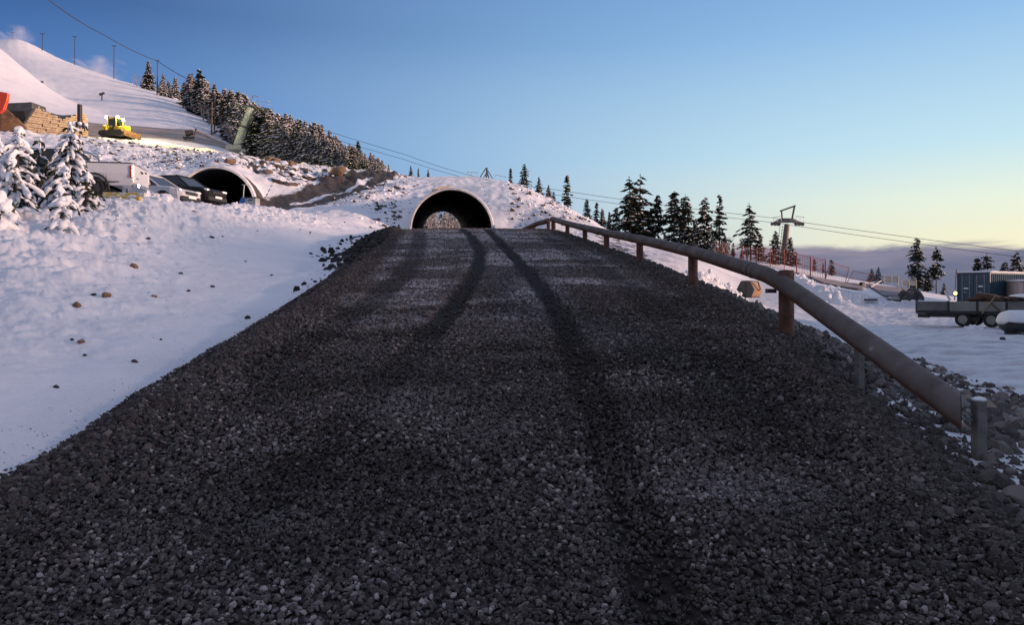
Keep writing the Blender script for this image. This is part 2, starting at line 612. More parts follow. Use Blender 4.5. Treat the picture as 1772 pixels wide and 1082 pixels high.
# ------------------------------------------------------------------ terrain: control lines (px, py, d) -> thin plate spline
LINES = [
    # ditch beside the road
    [(-250, 860, 3.6), (0, 800, 4.4), (200, 668, 6.2), (350, 580, 8.6), (480, 508, 13), (560, 460, 19.5), (600, 436, 26), (645, 411, 34), (690, 398, 44)],
    # the bank, rising
    [(-200, 600, 7), (0, 560, 8.0), (150, 520, 10), (300, 482, 13.5), (420, 452, 18), (520, 427, 25), (585, 407, 33)],
    [(-250, 430, 12), (0, 425, 13.5), (150, 405, 17), (300, 398, 21.5), (430, 390, 28), (530, 386, 36), (600, 387, 43)],
    [(-250, 372, 17), (0, 372, 18), (80, 367, 19.5), (160, 349, 22), (250, 344, 24), (340, 351, 29), (440, 360, 38), (520, 368, 46), (600, 381, 50), (645, 391, 52)],
    # the vehicles' yard behind it
    [(-150, 366, 23.5), (60, 360, 24), (160, 351, 25.5), (244, 354, 27), (300, 361, 32), (360, 358, 37), (430, 359, 46)],
    [(-150, 330, 45), (0, 330, 46), (180, 333, 48), (300, 347, 51), (380, 357, 55), (470, 360, 59), (540, 352, 60)],
    # face and edge of the terrace
    [(-150, 285, 62), (0, 285, 60), (100, 293, 60), (200, 295, 62), (300, 305, 62)],
    [(-200, 205, 85), (0, 224, 84), (150, 241, 84), (230, 249, 83), (330, 263, 80), (400, 273, 77), (480, 286, 76), (560, 293, 75), (640, 302, 74), (700, 306, 73)],
    [(300, 282, 68), (390, 284, 64), (470, 300, 65), (540, 318, 66), (600, 325, 66), (470, 330, 62), (560, 345, 61), (620, 355, 58), (500, 361, 58)],
    # terrace and the brown cut behind it
    [(-200, 205, 93), (0, 221, 92), (150, 235, 93), (230, 241.5, 93), (300, 247, 95), (350, 253, 96)],
    [(150, 205, 112), (240, 215, 113), (300, 222, 112), (345, 226, 111)],
    # near snow heap, then the piste up to the skyline
    [(-200, -20, 150), (-60, 40, 146), (0, 84, 142), (40, 117, 138), (75, 150, 132), (105, 178, 124)],
    [(-60, 140, 190), (0, 120, 185), (60, 150, 175), (110, 175, 160)],
    [(-200, 30, 285), (-40, 66, 272), (8, 70, 266), (25, 66, 264), (48, 74, 262), (75, 92, 258), (100, 104, 254), (150, 121, 248), (200, 137, 242), (250, 153, 236), (300, 168, 226)],
    [(60, 110, 225), (120, 150, 190), (180, 175, 170), (240, 190, 155), (300, 205, 140), (360, 228, 128), (200, 205, 125), (270, 212, 120)],
    [(385, 243, 118), (420, 263, 105), (440, 272, 98), (480, 280, 95), (540, 288, 92), (600, 294, 90), (650, 301, 86)],
    [(360, 200, 175), (420, 232, 150), (480, 262, 130), (540, 276, 125), (600, 286, 120), (660, 303, 115)],
    [(-200, 60, 340), (0, 95, 340), (100, 130, 340), (250, 170, 320), (400, 230, 260), (520, 275, 220), (640, 310, 200)],
    # mound over the main tunnel
    [(650, 389, 53), (690, 396, 54), (900, 396, 55), (950, 398, 52)],
    [(660, 345, 61), (700, 325, 65), (880, 345, 61), (930, 358, 60), (980, 378, 58), (900, 372, 57.5)],
    [(650, 304, 73), (700, 307, 72), (760, 310, 71), (830, 313, 70), (880, 320, 69), (930, 337, 67), (980, 360, 65), (1020, 381, 63), (1060, 404, 62), (1100, 424, 61)],
    [(700, 318, 90), (760, 322, 95), (830, 325, 95), (900, 348, 92), (960, 378, 88), (1020, 405, 85), (1100, 440, 82)],
    [(640, 330, 119), (700, 343, 119), (760, 345, 119), (840, 360, 119), (940, 400, 119), (1050, 440, 119)],
    # right flank down to the yard
    [(985, 395, 55), (1020, 415, 50), (1060, 435, 46), (1110, 445, 45), (1160, 452, 46), (1200, 460, 48)],
    [(1080, 470, 36), (1130, 475, 38), (1180, 485, 41), (1240, 500, 44), (1290, 516, 49)],
    # yard
    [(1772, 700, 10.8), (1600, 668, 13.0), (1480, 626, 17.5), (1380, 582, 26), (1330, 545, 37)],
    [(1900, 640, 16), (1772, 618, 19), (1600, 600, 22.6), (1500, 560, 40), (1700, 572, 33), (1900, 575, 33)],
    [(1290, 517, 54), (1350, 517, 55), (1420, 521, 56), (1500, 525, 57), (1580, 530, 56), (1680, 538, 54), (1772, 545, 52), (1950, 550, 52)],
    # bank behind the yard with the fence on it, and the valley beyond
    [(1180, 436, 66), (1240, 446, 66), (1330, 460, 66), (1400, 475, 66), (1480, 490, 66), (1560, 501, 66), (1620, 510, 67), (1700, 519, 70), (1800, 524, 74)],
    [(1180, 470, 95), (1300, 485, 95), (1400, 500, 95), (1500, 515, 95), (1600, 528, 95), (1800, 540, 95)],
    [(1100, 500, 150), (1300, 530, 150), (1500, 550, 150), (1800, 570, 150)],
    [(1000, 480, 230), (1200, 540, 230), (1500, 590, 230), (1800, 600, 230)],
    [(690, 392, 130), (760, 394, 128), (840, 400, 130), (760, 388, 165), (850, 396, 165), (660, 380, 165), (760, 392, 210), (900, 420, 200)],
]
_ctl = []
for ln in LINES:
    for i, (px, py, d) in enumerate(ln):
        _ctl.append(P(px, py, d))
for y in (0.8, 1.5, 2.5, 4, 6, 9, 13, 18, 24, 30, 38, 46, 52):
    for f in (0.0, 0.5, 1.0):
        _ctl.append((float(xleft(y) + (xright(y) - xleft(y)) * f), y, float(zroad(y)) - 0.12))
for th, rho, z in [(-60, 4, 0.7), (-60, 10, 2.2), (-60, 25, 4.6), (-60, 80, 17), (-60, 250, 70), (60, 4, -0.1), (60, 10, -0.1), (60, 30, -0.1), (60, 80, -1), (60, 250, -30),
                   (-110, 4, 0.3), (-110, 12, 1), (-110, 60, 3), (-110, 250, 12), (110, 4, -0.3), (110, 12, -0.4), (110, 60, -2), (110, 250, -30),
                   (-170, 4, -0.2), (-170, 30, -1), (-170, 250, -8), (170, 4, -0.2), (170, 30, -1), (170, 250, -20), (-45, 5, 1.0), (45, 3, 0.0)]:
    _ctl.append((rho * math.sin(R(th)), rho * math.cos(R(th)), z))
_ctl = np.array(_ctl)


def _pol(x, y):
    return np.stack([np.arctan2(x, y) * 3.2, np.log(np.hypot(x, y))], -1)


_cp = _pol(_ctl[:, 0], _ctl[:, 1])
_cq = _ctl[:, 2] / np.hypot(_ctl[:, 0], _ctl[:, 1])


def _ker(a, b):
    r2 = ((a[:, None, :] - b[None, :, :]) ** 2).sum(-1)
    return 0.5 * r2 * np.log(r2 + 1e-12)


_n = len(_cp)
_A = np.zeros((_n + 3, _n + 3))
_A[:_n, :_n] = _ker(_cp, _cp) + np.eye(_n) * 2e-4
_A[:_n, _n] = 1
_A[:_n, _n + 1:] = _cp
_A[_n:, :_n] = _A[:_n, _n:].T
_wts = np.linalg.solve(_A, np.concatenate([_cq, np.zeros(3)]))


def tps(p):
    out = np.empty(len(p))
    for i in range(0, len(p), 20000):
        q = p[i:i + 20000]
        out[i:i + 20000] = _ker(q, _cp) @ _wts[:_n] + _wts[_n] + q @ _wts[_n + 1:]
    return out


# polar grid round the viewpoint: fine where the photo looks, coarse elsewhere
TH = np.concatenate([np.linspace(-180, -40, 70, endpoint=False), np.linspace(-40, 40, 1020), np.linspace(40, 180, 71)[1:]])
TH = np.radians(TH)
RH = np.concatenate([np.geomspace(1.0, 45, 600, endpoint=False), np.geomspace(45, 125, 250, endpoint=False), np.geomspace(125, 420, 130, endpoint=False), np.geomspace(420, 6000, 24)])
# spline on a coarser copy of the grid, then interpolated
ct, cr = np.linspace(-math.pi, math.pi, 700), np.linspace(math.log(1.0), math.log(6000), 420)
gt, gr = np.meshgrid(ct, cr, indexing='ij')
qq = tps(np.stack([gt.ravel() * 3.2, np.minimum(gr.ravel(), math.log(360))], -1)).reshape(gt.shape)


def q_at(th, lr):
    a = np.clip((th - ct[0]) / (ct[1] - ct[0]), 0, len(ct) - 1.001)
    c_ = np.clip((lr - cr[0]) / (cr[1] - cr[0]), 0, len(cr) - 1.001)
    i, j = a.astype(int), c_.astype(int)
    fa, fc = a - i, c_ - j
    return (qq[i, j] * (1 - fa) + qq[i + 1, j] * fa) * (1 - fc) + (qq[i, j + 1] * (1 - fa) + qq[i + 1, j + 1] * fa) * fc


# exposed earth: paths on the ground (x, y) with half widths
DIRT = [
    ([P(652, 304, 73), P(635, 312, 71), P(600, 323, 67), P(560, 338, 63), P(520, 352, 60.5), P(470, 364, 58)], 2.9, 1.0),
    ([P(655, 300, 76), P(620, 310, 72), P(585, 325, 69)], 2.2, 1.0),
    ([P(150, 228, 97), P(230, 232, 102), P(300, 236, 104), P(352, 242, 104)], 7.0, 0.95),
    ([P(160, 222, 104), P(250, 226, 106), P(335, 232, 107)], 6.0, 0.9),
    ([P(-60, 215, 92), P(60, 226, 92), P(150, 234, 93)], 5.0, 0.8),
]


def path_dist(x, y, pts):
    best = np.full(x.shape, 1e9)
    for a, c_ in zip(pts[:-1], pts[1:]):
        ax, ay, dx, dy = a[0], a[1], c_[0] - a[0], c_[1] - a[1]
        k = np.clip(((x - ax) * dx + (y - ay) * dy) / (dx * dx + dy * dy), 0, 1)
        best = np.minimum(best, np.hypot(x - ax - k * dx, y - ay - k * dy))
    return best


SNOW_HEAPS = []   # (x, y, height, radius x, radius y, rot)
for px, py, d, h, rx, ry, rz in [(1215, 478, 42, 1.1, 1.3, 1.0, 0.3), (1238, 488, 43, 0.7, 1.1, 0.9, 0), (1262, 500, 45, 0.7, 1.0, 0.9, 0.2), (1195, 480, 41, 0.5, 1.0, 0.9, 0),
                                 (1425, 508, 58, 0.55, 1.0, 3.8, 0.25), (1468, 513, 59, 0.45, 1.1, 3.6, 0.3), (1390, 500, 60, 0.6, 1.1, 3.6, 0.25),
                                 (1445, 515, 57, .5, .6, .6, 0), (1555, 524, 56, .35, 1.4, .6, 0), (1590, 524, 56, .4, 1.2, .6, 0), (1510, 520, 58, .4, 1.6, 1.5, 0.2),
                                 (1680, 566, 34, .25, .5, .4, 0), (280, 346, 26.5, .22, .7, .4, .2), (262, 348, 25, .12, .5, .4, 0)]:
    x, y, _ = P(px, py, d)
    SNOW_HEAPS.append((x, y, h, rx, ry, rz))


def ground_raw(x, y):
    """Height and the dirt, rock and grime masks at plan points."""
    th, rho = np.arctan2(x, y), np.hypot(x, y)
    z = q_at(th, np.log(rho)) * rho
    far = sstep(330, 700, rho)
    z = z * (1 - far) + (-70 - (rho - 330) * 0.03) * far
    # unseen rise added on the right, keeping the low sun off yard and road
    thd = np.degrees(th)
    z = z + 15.1 * sstep(48, 66, rho) * (1 - sstep(110, 190, rho)) * sstep(68, 76, thd) * (1 - sstep(128, 150, thd)) * (1 + 0.25 * vnoise(thd / 9, rho / 30, 5))
    um, sm = tun_us(T_MAIN, x, y)
    us, ss = tun_us(T_SIDE, x, y)
    hug = np.maximum((1 - sstep(3.2, 4.3, np.abs(um))) * sstep(-1, 0, sm) * (1 - sstep(2.5, 4.5, sm)), (1 - sstep(3.3, 6.0, np.abs(us))) * sstep(-1, 0, ss) * (1 - sstep(6, 10, ss)))
    # ---- roughness by region
    mound = sstep(46, 55, y) * (1 - sstep(88, 97, y)) * (1 - sstep(10, 15, x + (y - 60) * 0.0)) * (1 - 0.85 * hug)
    berm = sstep(58, 66, y) * (1 - sstep(90, 97, y)) * (1 - sstep(-12, -6, x))
    bank = (1 - sstep(38, 46, y)) * sstep(-3.2, -4.6, x) * sstep(3, 8, y)
    yard = sstep(5, 8, x) * (1 - sstep(52, 58, y))
    slope = sstep(100, 125, y)
    d1, d2, idc = cells(x / 1.25, y / 1.25, 3)
    e1, e2, ide = cells(x / 0.55 + 7, y / 0.55, 4)
    chunk = np.clip(1 - d1 * 1.25, 0, 1) * (0.3 + 0.9 * idc) - 0.35
    chunk2 = np.clip(1 - e1 * 1.25, 0, 1) * (0.3 + 0.9 * ide) - 0.35
    nb = fbm(x / 3.1, y / 3.1, 4, 2)
    z = z + mound * (0.07 * chunk + 0.06 * chunk2 + 0.30 * nb + 0.10 * fbm(x / 0.9, y / 0.9, 4, 141))
    z = z + berm * (0.08 * chunk + 0.06 * chunk2 + 0.25 * nb + 0.14 * fbm(x / 1.0, y / 1.0, 4, 142))
    # soft lumps, prints and clods on the near bank
    b1, _, idb = cells(x / 0.62, y / 0.62, 21)
    b2, _, idb2 = cells(x / 0.30, y / 0.30, 22)
    lump = np.where(idb > 0.62, np.clip(1 - (b1 / 0.42) ** 2, 0, 1), 0) * idb
    lump2 = np.where(idb2 > 0.70, np.clip(1 - (b2 / 0.4) ** 2, 0, 1), 0)
    b3, _, idb3 = cells(x / 0.17, y / 0.14, 23)
    lump3 = np.where(idb3 > 0.55, np.clip(1 - (b3 / 0.45) ** 2, 0, 1), 0)
    upb = sstep(-0.25, 0.7, z - zroad(y))
    z = z + bank * (0.16 * fbm(x / 2.6, y / 2.6, 4, 31) + (0.065 * lump + 0.075 * lump2 + 0.03 * lump3) * (0.10 + upb) + (0.015 + 0.09 * upb) * fbm(x / 0.4, y / 0.3, 5, 33, .6) + 0.20 * upb * fbm(x / 1.0, y / 0.55, 3, 34) + 0.30 * upb * fbm(x / 1.7, y / 0.9, 3, 40) * (1 - sstep(14, 20, y)))
    # footprints up to the vehicles
    fp = path_dist(x, y, [P(225, 420, 17), P(190, 380, 20), P(215, 362, 22), P(250, 350, 23.5)])
    pr, _, idp = cells(x / 0.45, y / 0.45, 51)
    z = z - 0.17 * (1 - sstep(0.35, 0.75, fp)) * np.clip(1 - (pr / 0.4) ** 2, 0, 1)
    # ruts in the yard
    rut = np.abs(np.sin((x * 0.25 + y * 0.9 + 1.6 * fbm(x / 7, y / 7, 3, 60)) * 1.9)) ** 3
    z = z + yard * (-0.10 * rut + 0.12 * fbm(x / 1.6, y / 0.8, 4, 61) + 0.06 * fbm(x / 0.4, y / 0.3, 3, 62))
    z = z + slope * (0.35 * fbm(x / 9, y / 9, 4, 71) + 0.10 * fbm(x / 1.8, y / 1.8, 3, 72))
    for hx, hy, hh, rx, ry, rz in SNOW_HEAPS:
        cx, sx = math.cos(rz), math.sin(rz)
        ux, uy = (x - hx) * cx + (y - hy) * sx, -(x - hx) * sx + (y - hy) * cx
        k = np.clip(1 - (ux / rx) ** 2 - (uy / ry) ** 2, 0, 1)
        z = z + hh * k * (0.75 + 0.5 * fbm(x / 0.6, y / 0.6, 3, 81) + 0.35 * chunk2)
    # ---- masks
    dirt = np.zeros(x.shape)
    for pts, wd, s in DIRT:
        dd = path_dist(x, y, pts) + 1.2 * fbm(x / 2.3, y / 2.3, 3, 91)
        dirt = np.maximum(dirt, s * (1 - sstep(wd * 0.55, wd * 1.1, dd)))
    st = path_dist(x, y, [P(640, 317, 70), P(600, 332, 65.5), P(560, 344, 62), P(510, 358, 59.5)])
    dirt = dirt * (1 - 0.75 * (1 - sstep(0.25, 0.6, st + 0.5 * vnoise(x * 1.3, y * 1.3, 95))))
    patch = sstep(0.02, 0.22, fbm(x / 4.5, y / 4.5, 3, 101))
    rock = np.where(ide > 0.80, np.clip(1.15 - e1 * 2.0, 0, 1), 0) * np.maximum(mound * (0.25 + 0.6 * patch), berm * (0.35 + 0.5 * patch))
    gully = 1 - sstep(1.2, 3.0, path_dist(x, y, [P(1070, 418, 52), P(1085, 440, 42), P(1110, 455, 36)]) + fbm(x / 1.5, y / 1.5, 3, 111))
    rocky = 1 - sstep(2.0, 4.0, path_dist(x, y, [P(470, 298, 68), P(540, 308, 69), P(610, 312, 71), P(640, 306, 73)]) + fbm(x / 1.6, y / 1.6, 3, 113))
    rock = np.maximum(rock, gully * np.clip(1.2 - e1 * 1.5, 0, 1) * np.where(ide > 0.25, 1, 0))
    rock = np.maximum(rock, rocky * np.clip(1.3 - e1 * 1.7, 0, 1) * np.where(ide > 0.35, 1, 0))
    z = z + rocky * 0.5 * np.clip(chunk + 0.2, -0.3, 1)
    el_ = xleft(y) - x
    er_ = x - xright(y)
    grime = np.clip((1 - sstep(0.0, 0.95, el_ + 0.35 * vnoise(x * 1.7, y * 1.7, 121))), 0, 1) * (y < 60)
    grime = np.maximum(grime, 0.7 * (1 - sstep(3.0, 6.5, er_)) * (y < 30) * (er_ > 0))
    # ---- corridors of the two tunnels
    cover = T_MAIN['z'] + T_MAIN['g'] * sm + np.sqrt(np.clip((TR + 0.17) ** 2 - um ** 2, 0, None))
    inm = (np.abs(um) < TR + 0.17) & (sm > 0.25) & (sm < T_MAIN['L'])
    z = np.where(inm, np.maximum(z, cover), z)
    zs = T_SIDE['z'] + T_SIDE['g'] * ss
    cov2 = zs + np.sqrt(np.clip((TR + 0.17) ** 2 - us ** 2, 0, None))
    in2 = (np.abs(us) < TR + 0.17) & (ss > 0.25) & (ss < T_SIDE['L'] + 6)
    z = np.where(in2, np.maximum(z, cov2), z)
    fr2 = (ss <= 0.25) & (ss > -9)
    z = np.where(fr2, np.minimum(z, T_SIDE['z'] - 0.06 + np.clip(np.abs(us) - 3.1, 0, None) * 0.9 + np.clip(-ss - 4, 0, None) * 0.5), z)
    ex = (sm >= T_MAIN['L']) & (sm < 200)
    z = np.where(ex, np.where(np.abs(um) < 8, np.minimum(z, zroad(y) - 0.1 + np.clip(np.abs(um) - 3.2, 0, None) * 0.5), z), z)
    # ---- keep the snow below the road
    yc = (y > -50) & ((y < 53.9) | ((np.abs(um) < 3.15) & (sm <= 0.25) & (y < 60)))
    top = zroad(y) - 0.04 + (0.5 + 1.5 * sstep(44, 53, y)) * np.clip(np.maximum(el_, er_), 0, None)
    inside = (el_ < 0) & (er_ < 0)
    z = np.where(yc & ~inm, np.minimum(z, np.where(inside, zroad(y) - 0.35, top)), z)
    return z, dirt, rock, grime, yard * (0.35 + 0.65 * rut)


tt, rr = np.meshgrid(TH, RH, indexing='ij')
GX, GY = rr * np.sin(tt), rr * np.cos(tt)
GZ, g_dirt, g_rock, g_grime, g_pack = [a.reshape(tt.shape) for a in ground_raw(GX.ravel(), GY.ravel())]


def ground(x, y):
    """Ground height at one plan point, off the built mesh."""
    th, rho = math.atan2(x, y), math.hypot(x, y)
    i = min(max(int(np.searchsorted(TH, th)) - 1, 0), len(TH) - 2)
    j = min(max(int(np.searchsorted(RH, rho)) - 1, 0), len(RH) - 2)
    fa, fc = (th - TH[i]) / (TH[i + 1] - TH[i]), min(max((rho - RH[j]) / (RH[j + 1] - RH[j]), 0), 1)
    return float((GZ[i, j] * (1 - fa) + GZ[i + 1, j] * fa) * (1 - fc) + (GZ[i, j + 1] * (1 - fa) + GZ[i + 1, j + 1] * fa) * fc)


def G(px, d, sink=0.0):
    """A point on the ground under column px of the photo, d metres ahead."""
    x = (px - CX) / FPX * d
    return (x, d, ground(x, d) - sink)


na, nr = tt.shape
idx = np.arange(na * nr).reshape(na, nr)
quads = np.stack([idx[:-1, :-1], idx[1:, :-1], idx[1:, 1:], idx[:-1, 1:]], -1).reshape(-1, 4)


def portal_cut(T, s0, L):
    u, s = tun_us(T, GX.ravel(), GY.ravel())
    ins = np.abs(u) < TR + 0.15
    up = ins & (s > s0) & (s < L)
    q_up, q_in = up[quads], ins[quads]
    return (q_up.any(1)) & (~q_up.all(1)) & (q_in.sum(1) >= 3)


kill = portal_cut(T_MAIN, 0.25, T_MAIN['L']) | portal_cut(T_SIDE, 0.25, T_SIDE['L'] + 6)
quads = quads[~kill]
vts = np.stack([GX.ravel(), GY.ravel(), GZ.ravel()], -1)
# centre cap so no hole is left under the camera
cidx = len(vts)
vts = np.vstack([vts, [[0, 0, -0.35]]])
fan = np.stack([np.full(na - 1, cidx), idx[1:, 0], idx[:-1, 0], idx[:-1, 0]], -1)
pad = lambda a: np.concatenate([a.ravel(), [0.0]])
me = np_mesh('snow_ground', vts, quads[:, ::-1], True, {'dirt': pad(g_dirt), 'rock': pad(g_rock), 'grime': pad(g_grime), 'packed': pad(g_pack)})
tag(link_mesh('snow_ground', me, m_snow), kind='structure')

# ------------------------------------------------------------------ the road with its embankments
ry = np.concatenate([np.arange(-8, 1.2, 0.4), np.arange(1.2, 14, 0.06), np.arange(14, 40, 0.12), np.arange(40, 150, 0.5), np.arange(150, 210, 3.0)])
tl = -np.geomspace(4.2, 0.04, 26)
tm = np.linspace(0, 1, 90)
tr = np.geomspace(0.04, 9.5, 46)
TRACKS = [([(722, 396.5), (727, 410), (718, 440), (696, 475), (640, 520), (560, 572), (450, 640)], 0.22, 0.6),
          ([(798, 396.5), (815, 408), (831, 433), (827, 465), (806, 500), (770, 550), (720, 605), (655, 670), (560, 770), (430, 900)], 0.14, 1.0),
          ([(842, 396.5), (862, 415), (895, 450), (930, 488), (960, 530), (985, 580), (1010, 640), (1040, 720), (1070, 800), (1105, 900), (1160, 1060)], 0.14, 1.0),
          ([(930, 400), (970, 422), (1015, 449), (1075, 488), (1130, 528), (1205, 588), (1290, 650), (1400, 740)], 0.24, 0.5)]


def road_masks(x, y):
    trk = np.zeros(x.shape)
    for ti, (pts, wd, s) in enumerate(TRACKS):
        pl = [on_road(*p) for p in pts]
        dd = path_dist(x, y, pl) + 0.04 * fbm(x * 1.6, y * 0.8, 3, 7)
        wob = 0.62 + 0.75 * (0.5 + fbm(x * 0.9, y * 0.45, 3, 8))
        trk = np.maximum(trk, s * (1 - sstep(wd * 0.75, wd * 1.45, dd)) * np.clip(wob, 0.6, 1) * ((0.30 if ti != 2 else 0.72) + (0.70 if ti != 2 else 0.28) * sstep(4.5, 11, y)))
    fr = (0.22 * sstep(7, 14, y) + 0.78 * sstep(-0.10, 0.30, fbm(x / 1.5, y / 0.75, 5, 201))) * (0.14 + 0.95 * sstep(5.0, 12, y) + 0.45 * sstep(18, 28, y))
    for px, py, rx, ry_, s in [(690, 512, 0.75, 0.7, .9), (760, 425, 0.9, 3.0, .9), (930, 500, 0.45, 2.2, .9), (985, 442, 1.2, .8, 1.1), (900, 560, 0.8, .5, .55), (690, 690, .5, .5, .5),
                             (1330, 850, .45, .35, .5), (1180, 560, .5, .8, .35), (480, 900, .35, .18, .5), (840, 750, .35, .3, .35), (1050, 580, .4, .6, .6), (860, 408, 1.0, 4, 1.0)]:
        ox, oy = on_road(px, py)
        fr = np.maximum(fr, s * np.exp(-((x - ox) / rx) ** 2 - ((y - oy) / ry_) ** 2) * (0.55 + 1.0 * (0.5 + fbm(x / 0.5, y / 0.25, 4, 205))))
    fr = np.clip(fr, 0, 1) * (1 - 0.9 * trk) * (1 - sstep(44, 51, y)) * sstep(0.0, 0.9, np.minimum(x - xleft(y), xright(y) - x))
    return trk, fr


def road_surface(x, y):
    """Height of the gravel at plan points, shoulders and embankments included."""
    e = np.maximum(np.maximum(xleft(y) - x, x - xright(y)), 0)
    left = x < xleft(y)
    sl = np.where(left, 0.62, 0.46 + 0.12 * (1 - sstep(6, 10, y)))
    z = zroad(y) - sl * (np.sqrt(e * e + 0.16) - 0.4)
    mid = (x - xleft(y)) / (xright(y) - xleft(y)) - 0.5
    z = z - 0.10 * np.clip(mid, -0.5, 0.5) ** 2 * 4 * 0.6
    ex = np.clip(e, 0, 1)
    z = z + (0.015 + 0.05 * ex) * fbm(x / 0.5, y / 0.5, 3, 211) + 0.05 * ex * fbm(x / 1.7, y / 1.7, 3, 212)
    # loose windrow along both edges
    rim = np.maximum(np.exp(-((x - xleft(y) - 0.12) / 0.22) ** 2), np.exp(-((x - xright(y) + 0.15) / 0.25) ** 2))
    z = z + 0.05 * rim * (0.5 + fbm(x / 0.6, y / 0.6, 3, 213)) * (y < 40)
    return z


rows = []
for y in ry:
    xl, xr = float(xleft(y)), float(xright(y))
    rows.append(np.concatenate([xl + tl, xl + (xr - xl) * tm, xr + tr]))
RX = np.array(rows)
RYY = np.repeat(ry[:, None], RX.shape[1], 1)
RZ = road_surface(RX.ravel(), RYY.ravel()).reshape(RX.shape)
trk, fr = road_masks(RX.ravel(), RYY.ravel())
RZ = RZ - 0.022 * trk.reshape(RX.shape)
RZ = RZ - 0.013 * (1 - sstep(7, 13, RYY)) * (RYY > 0.5)          # fines lie lower between the near stones
intun = (RYY > 52.5)
keepx = (RX > np.repeat(xleft(ry)[:, None], RX.shape[1], 1) - 0.02) & (RX < np.repeat(xright(ry)[:, None], RX.shape[1], 1) + 0.02)
er = RX - np.repeat(xright(ry)[:, None], RX.shape[1], 1)
ell = np.repeat(xleft(ry)[:, None], RX.shape[1], 1) - RX
earth = sstep(0.3, 1.6, er) * (RYY < 30)
moss = np.exp(-((ell + 0.15) / 0.35) ** 2) * sstep(8, 14, RYY) * (1 - sstep(26, 31, RYY))
ridx = np.arange(RX.size).reshape(RX.shape)
rq = np.stack([ridx[:-1, :-1], ridx[:-1, 1:], ridx[1:, 1:], ridx[1:, :-1]], -1).reshape(-1, 4)
bad = (intun & ~keepx).ravel()
rq = rq[~bad[rq].any(1)]
me = np_mesh('gravel_road', np.stack([RX.ravel(), RYY.ravel(), RZ.ravel()], -1), rq, True,
             {'track': trk, 'frost': fr, 'earth': earth.ravel(), 'moss': moss.ravel()})
tag(link_mesh('gravel_road', me, m_gravel), kind='structure')

# ------------------------------------------------------------------ the two steel tunnels
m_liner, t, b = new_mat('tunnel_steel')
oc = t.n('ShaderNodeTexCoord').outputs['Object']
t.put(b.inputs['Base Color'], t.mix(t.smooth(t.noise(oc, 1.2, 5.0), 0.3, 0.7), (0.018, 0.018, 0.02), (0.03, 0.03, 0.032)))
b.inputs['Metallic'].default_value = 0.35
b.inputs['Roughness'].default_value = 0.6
m_rim = M('galvanised_rim', (0.55, 0.55, 0.56), 0.7, 0.0, col2=(0.74, 0.75, 0.77), scale=3.0)


def tunnel(T, name, label, closed):
    root = thing(name, label, 'tunnel', (T['a'][0], T['a'][1], T['z']), math.atan2(-AXD[0], AXD[1]))
    L, g = T['L'], T['g']
    n = 48
    a0 = -0.06
    ring = [a0 * math.pi + (1 - 2 * a0) * math.pi * k / n for k in range(n + 1)]
    mb = MB()
    vs, fs = [], []
    ss = np.concatenate([np.arange(-0.1, 16, 0.13), np.arange(16, L + .01, 0.9)])
    for i, s in enumerate(ss):
        r = TR + (0.035 * math.cos(s * 2 * math.pi / 0.52) if s < 16 else 0)
        for an in ring:
            vs.append((r * math.cos(an), s, r * math.sin(an) + g * s))
    m = n + 1
    for i in range(len(ss) - 1):
        for k in range(n):
            fs.append((i * m + k, i * m + k + 1, (i + 1) * m + k + 1, (i + 1) * m + k))
    mb.add(vs, fs, True)
    # outer skin at the mouth so the pipe has a wall
    vo = [(((TR + .10)) * math.cos(an), s, (TR + .10) * math.sin(an) + g * s) for s in (-0.1, 2.5, L) for an in ring]
    fo = [(i * m + k, (i + 1) * m + k, (i + 1) * m + k + 1, i * m + k + 1) for i in range(2) for k in range(n)]
    mb.add(vo, fo, True)
    mb.build('liner', m_liner, root)
    rm = MB()
    vr = []
    prof = [(TR - .03, -.14), (TR + .06, -.14), (TR + .20, .32), (TR - .03, .32)]
    for an in ring:
        vr += [(r * math.cos(an), s, r * math.sin(an)) for r, s in prof]
    fr_ = [(k * 4 + i, k * 4 + (i + 1) % 4, (k + 1) * 4 + (i + 1) % 4, (k + 1) * 4 + i) for k in range(n) for i in range(4)]
    rm.add(vr, fr_, False)
    rm.build('rim', m_rim, root)
    if closed:
        cb = MB()
        cb.add([((TR + .1) * math.cos(an), L - .05, (TR + .1) * math.sin(an) + g * L) for an in ring], [tuple(range(m))])
        cb.add([(-TR, 1.2, .0), (TR, 1.2, .0), (TR, L, g * L), (-TR, L, g * L)], [(0, 1, 2, 3)])
        cb.build('floor', M('tunnel_floor', (0.05, 0.047, 0.045), 0.9), root)
    return root


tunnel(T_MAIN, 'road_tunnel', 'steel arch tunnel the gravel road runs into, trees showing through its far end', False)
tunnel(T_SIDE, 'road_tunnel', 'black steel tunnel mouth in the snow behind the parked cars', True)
# ------------------------------------------------------------------ loose stone
_ph = (1 + 5 ** 0.5) / 2
ICO_V = np.array([(-1, _ph, 0), (1, _ph, 0), (-1, -_ph, 0), (1, -_ph, 0), (0, -1, _ph), (0, 1, _ph), (0, -1, -_ph), (0, 1, -_ph), (_ph, 0, -1), (_ph, 0, 1), (-_ph, 0, -1), (-_ph, 0, 1)]) / math.hypot(1, _ph)
ICO_F = np.array([(0, 11, 5), (0, 5, 1), (0, 1, 7), (0, 7, 10), (0, 10, 11), (1, 5, 9), (5, 11, 4), (11, 10, 2), (10, 7, 6), (7, 1, 8), (3, 9, 4), (3, 4, 2), (3, 2, 6), (3, 6, 8), (3, 8, 9), (4, 9, 5), (2, 4, 11), (6, 2, 10), (8, 6, 7), (9, 8, 1)])


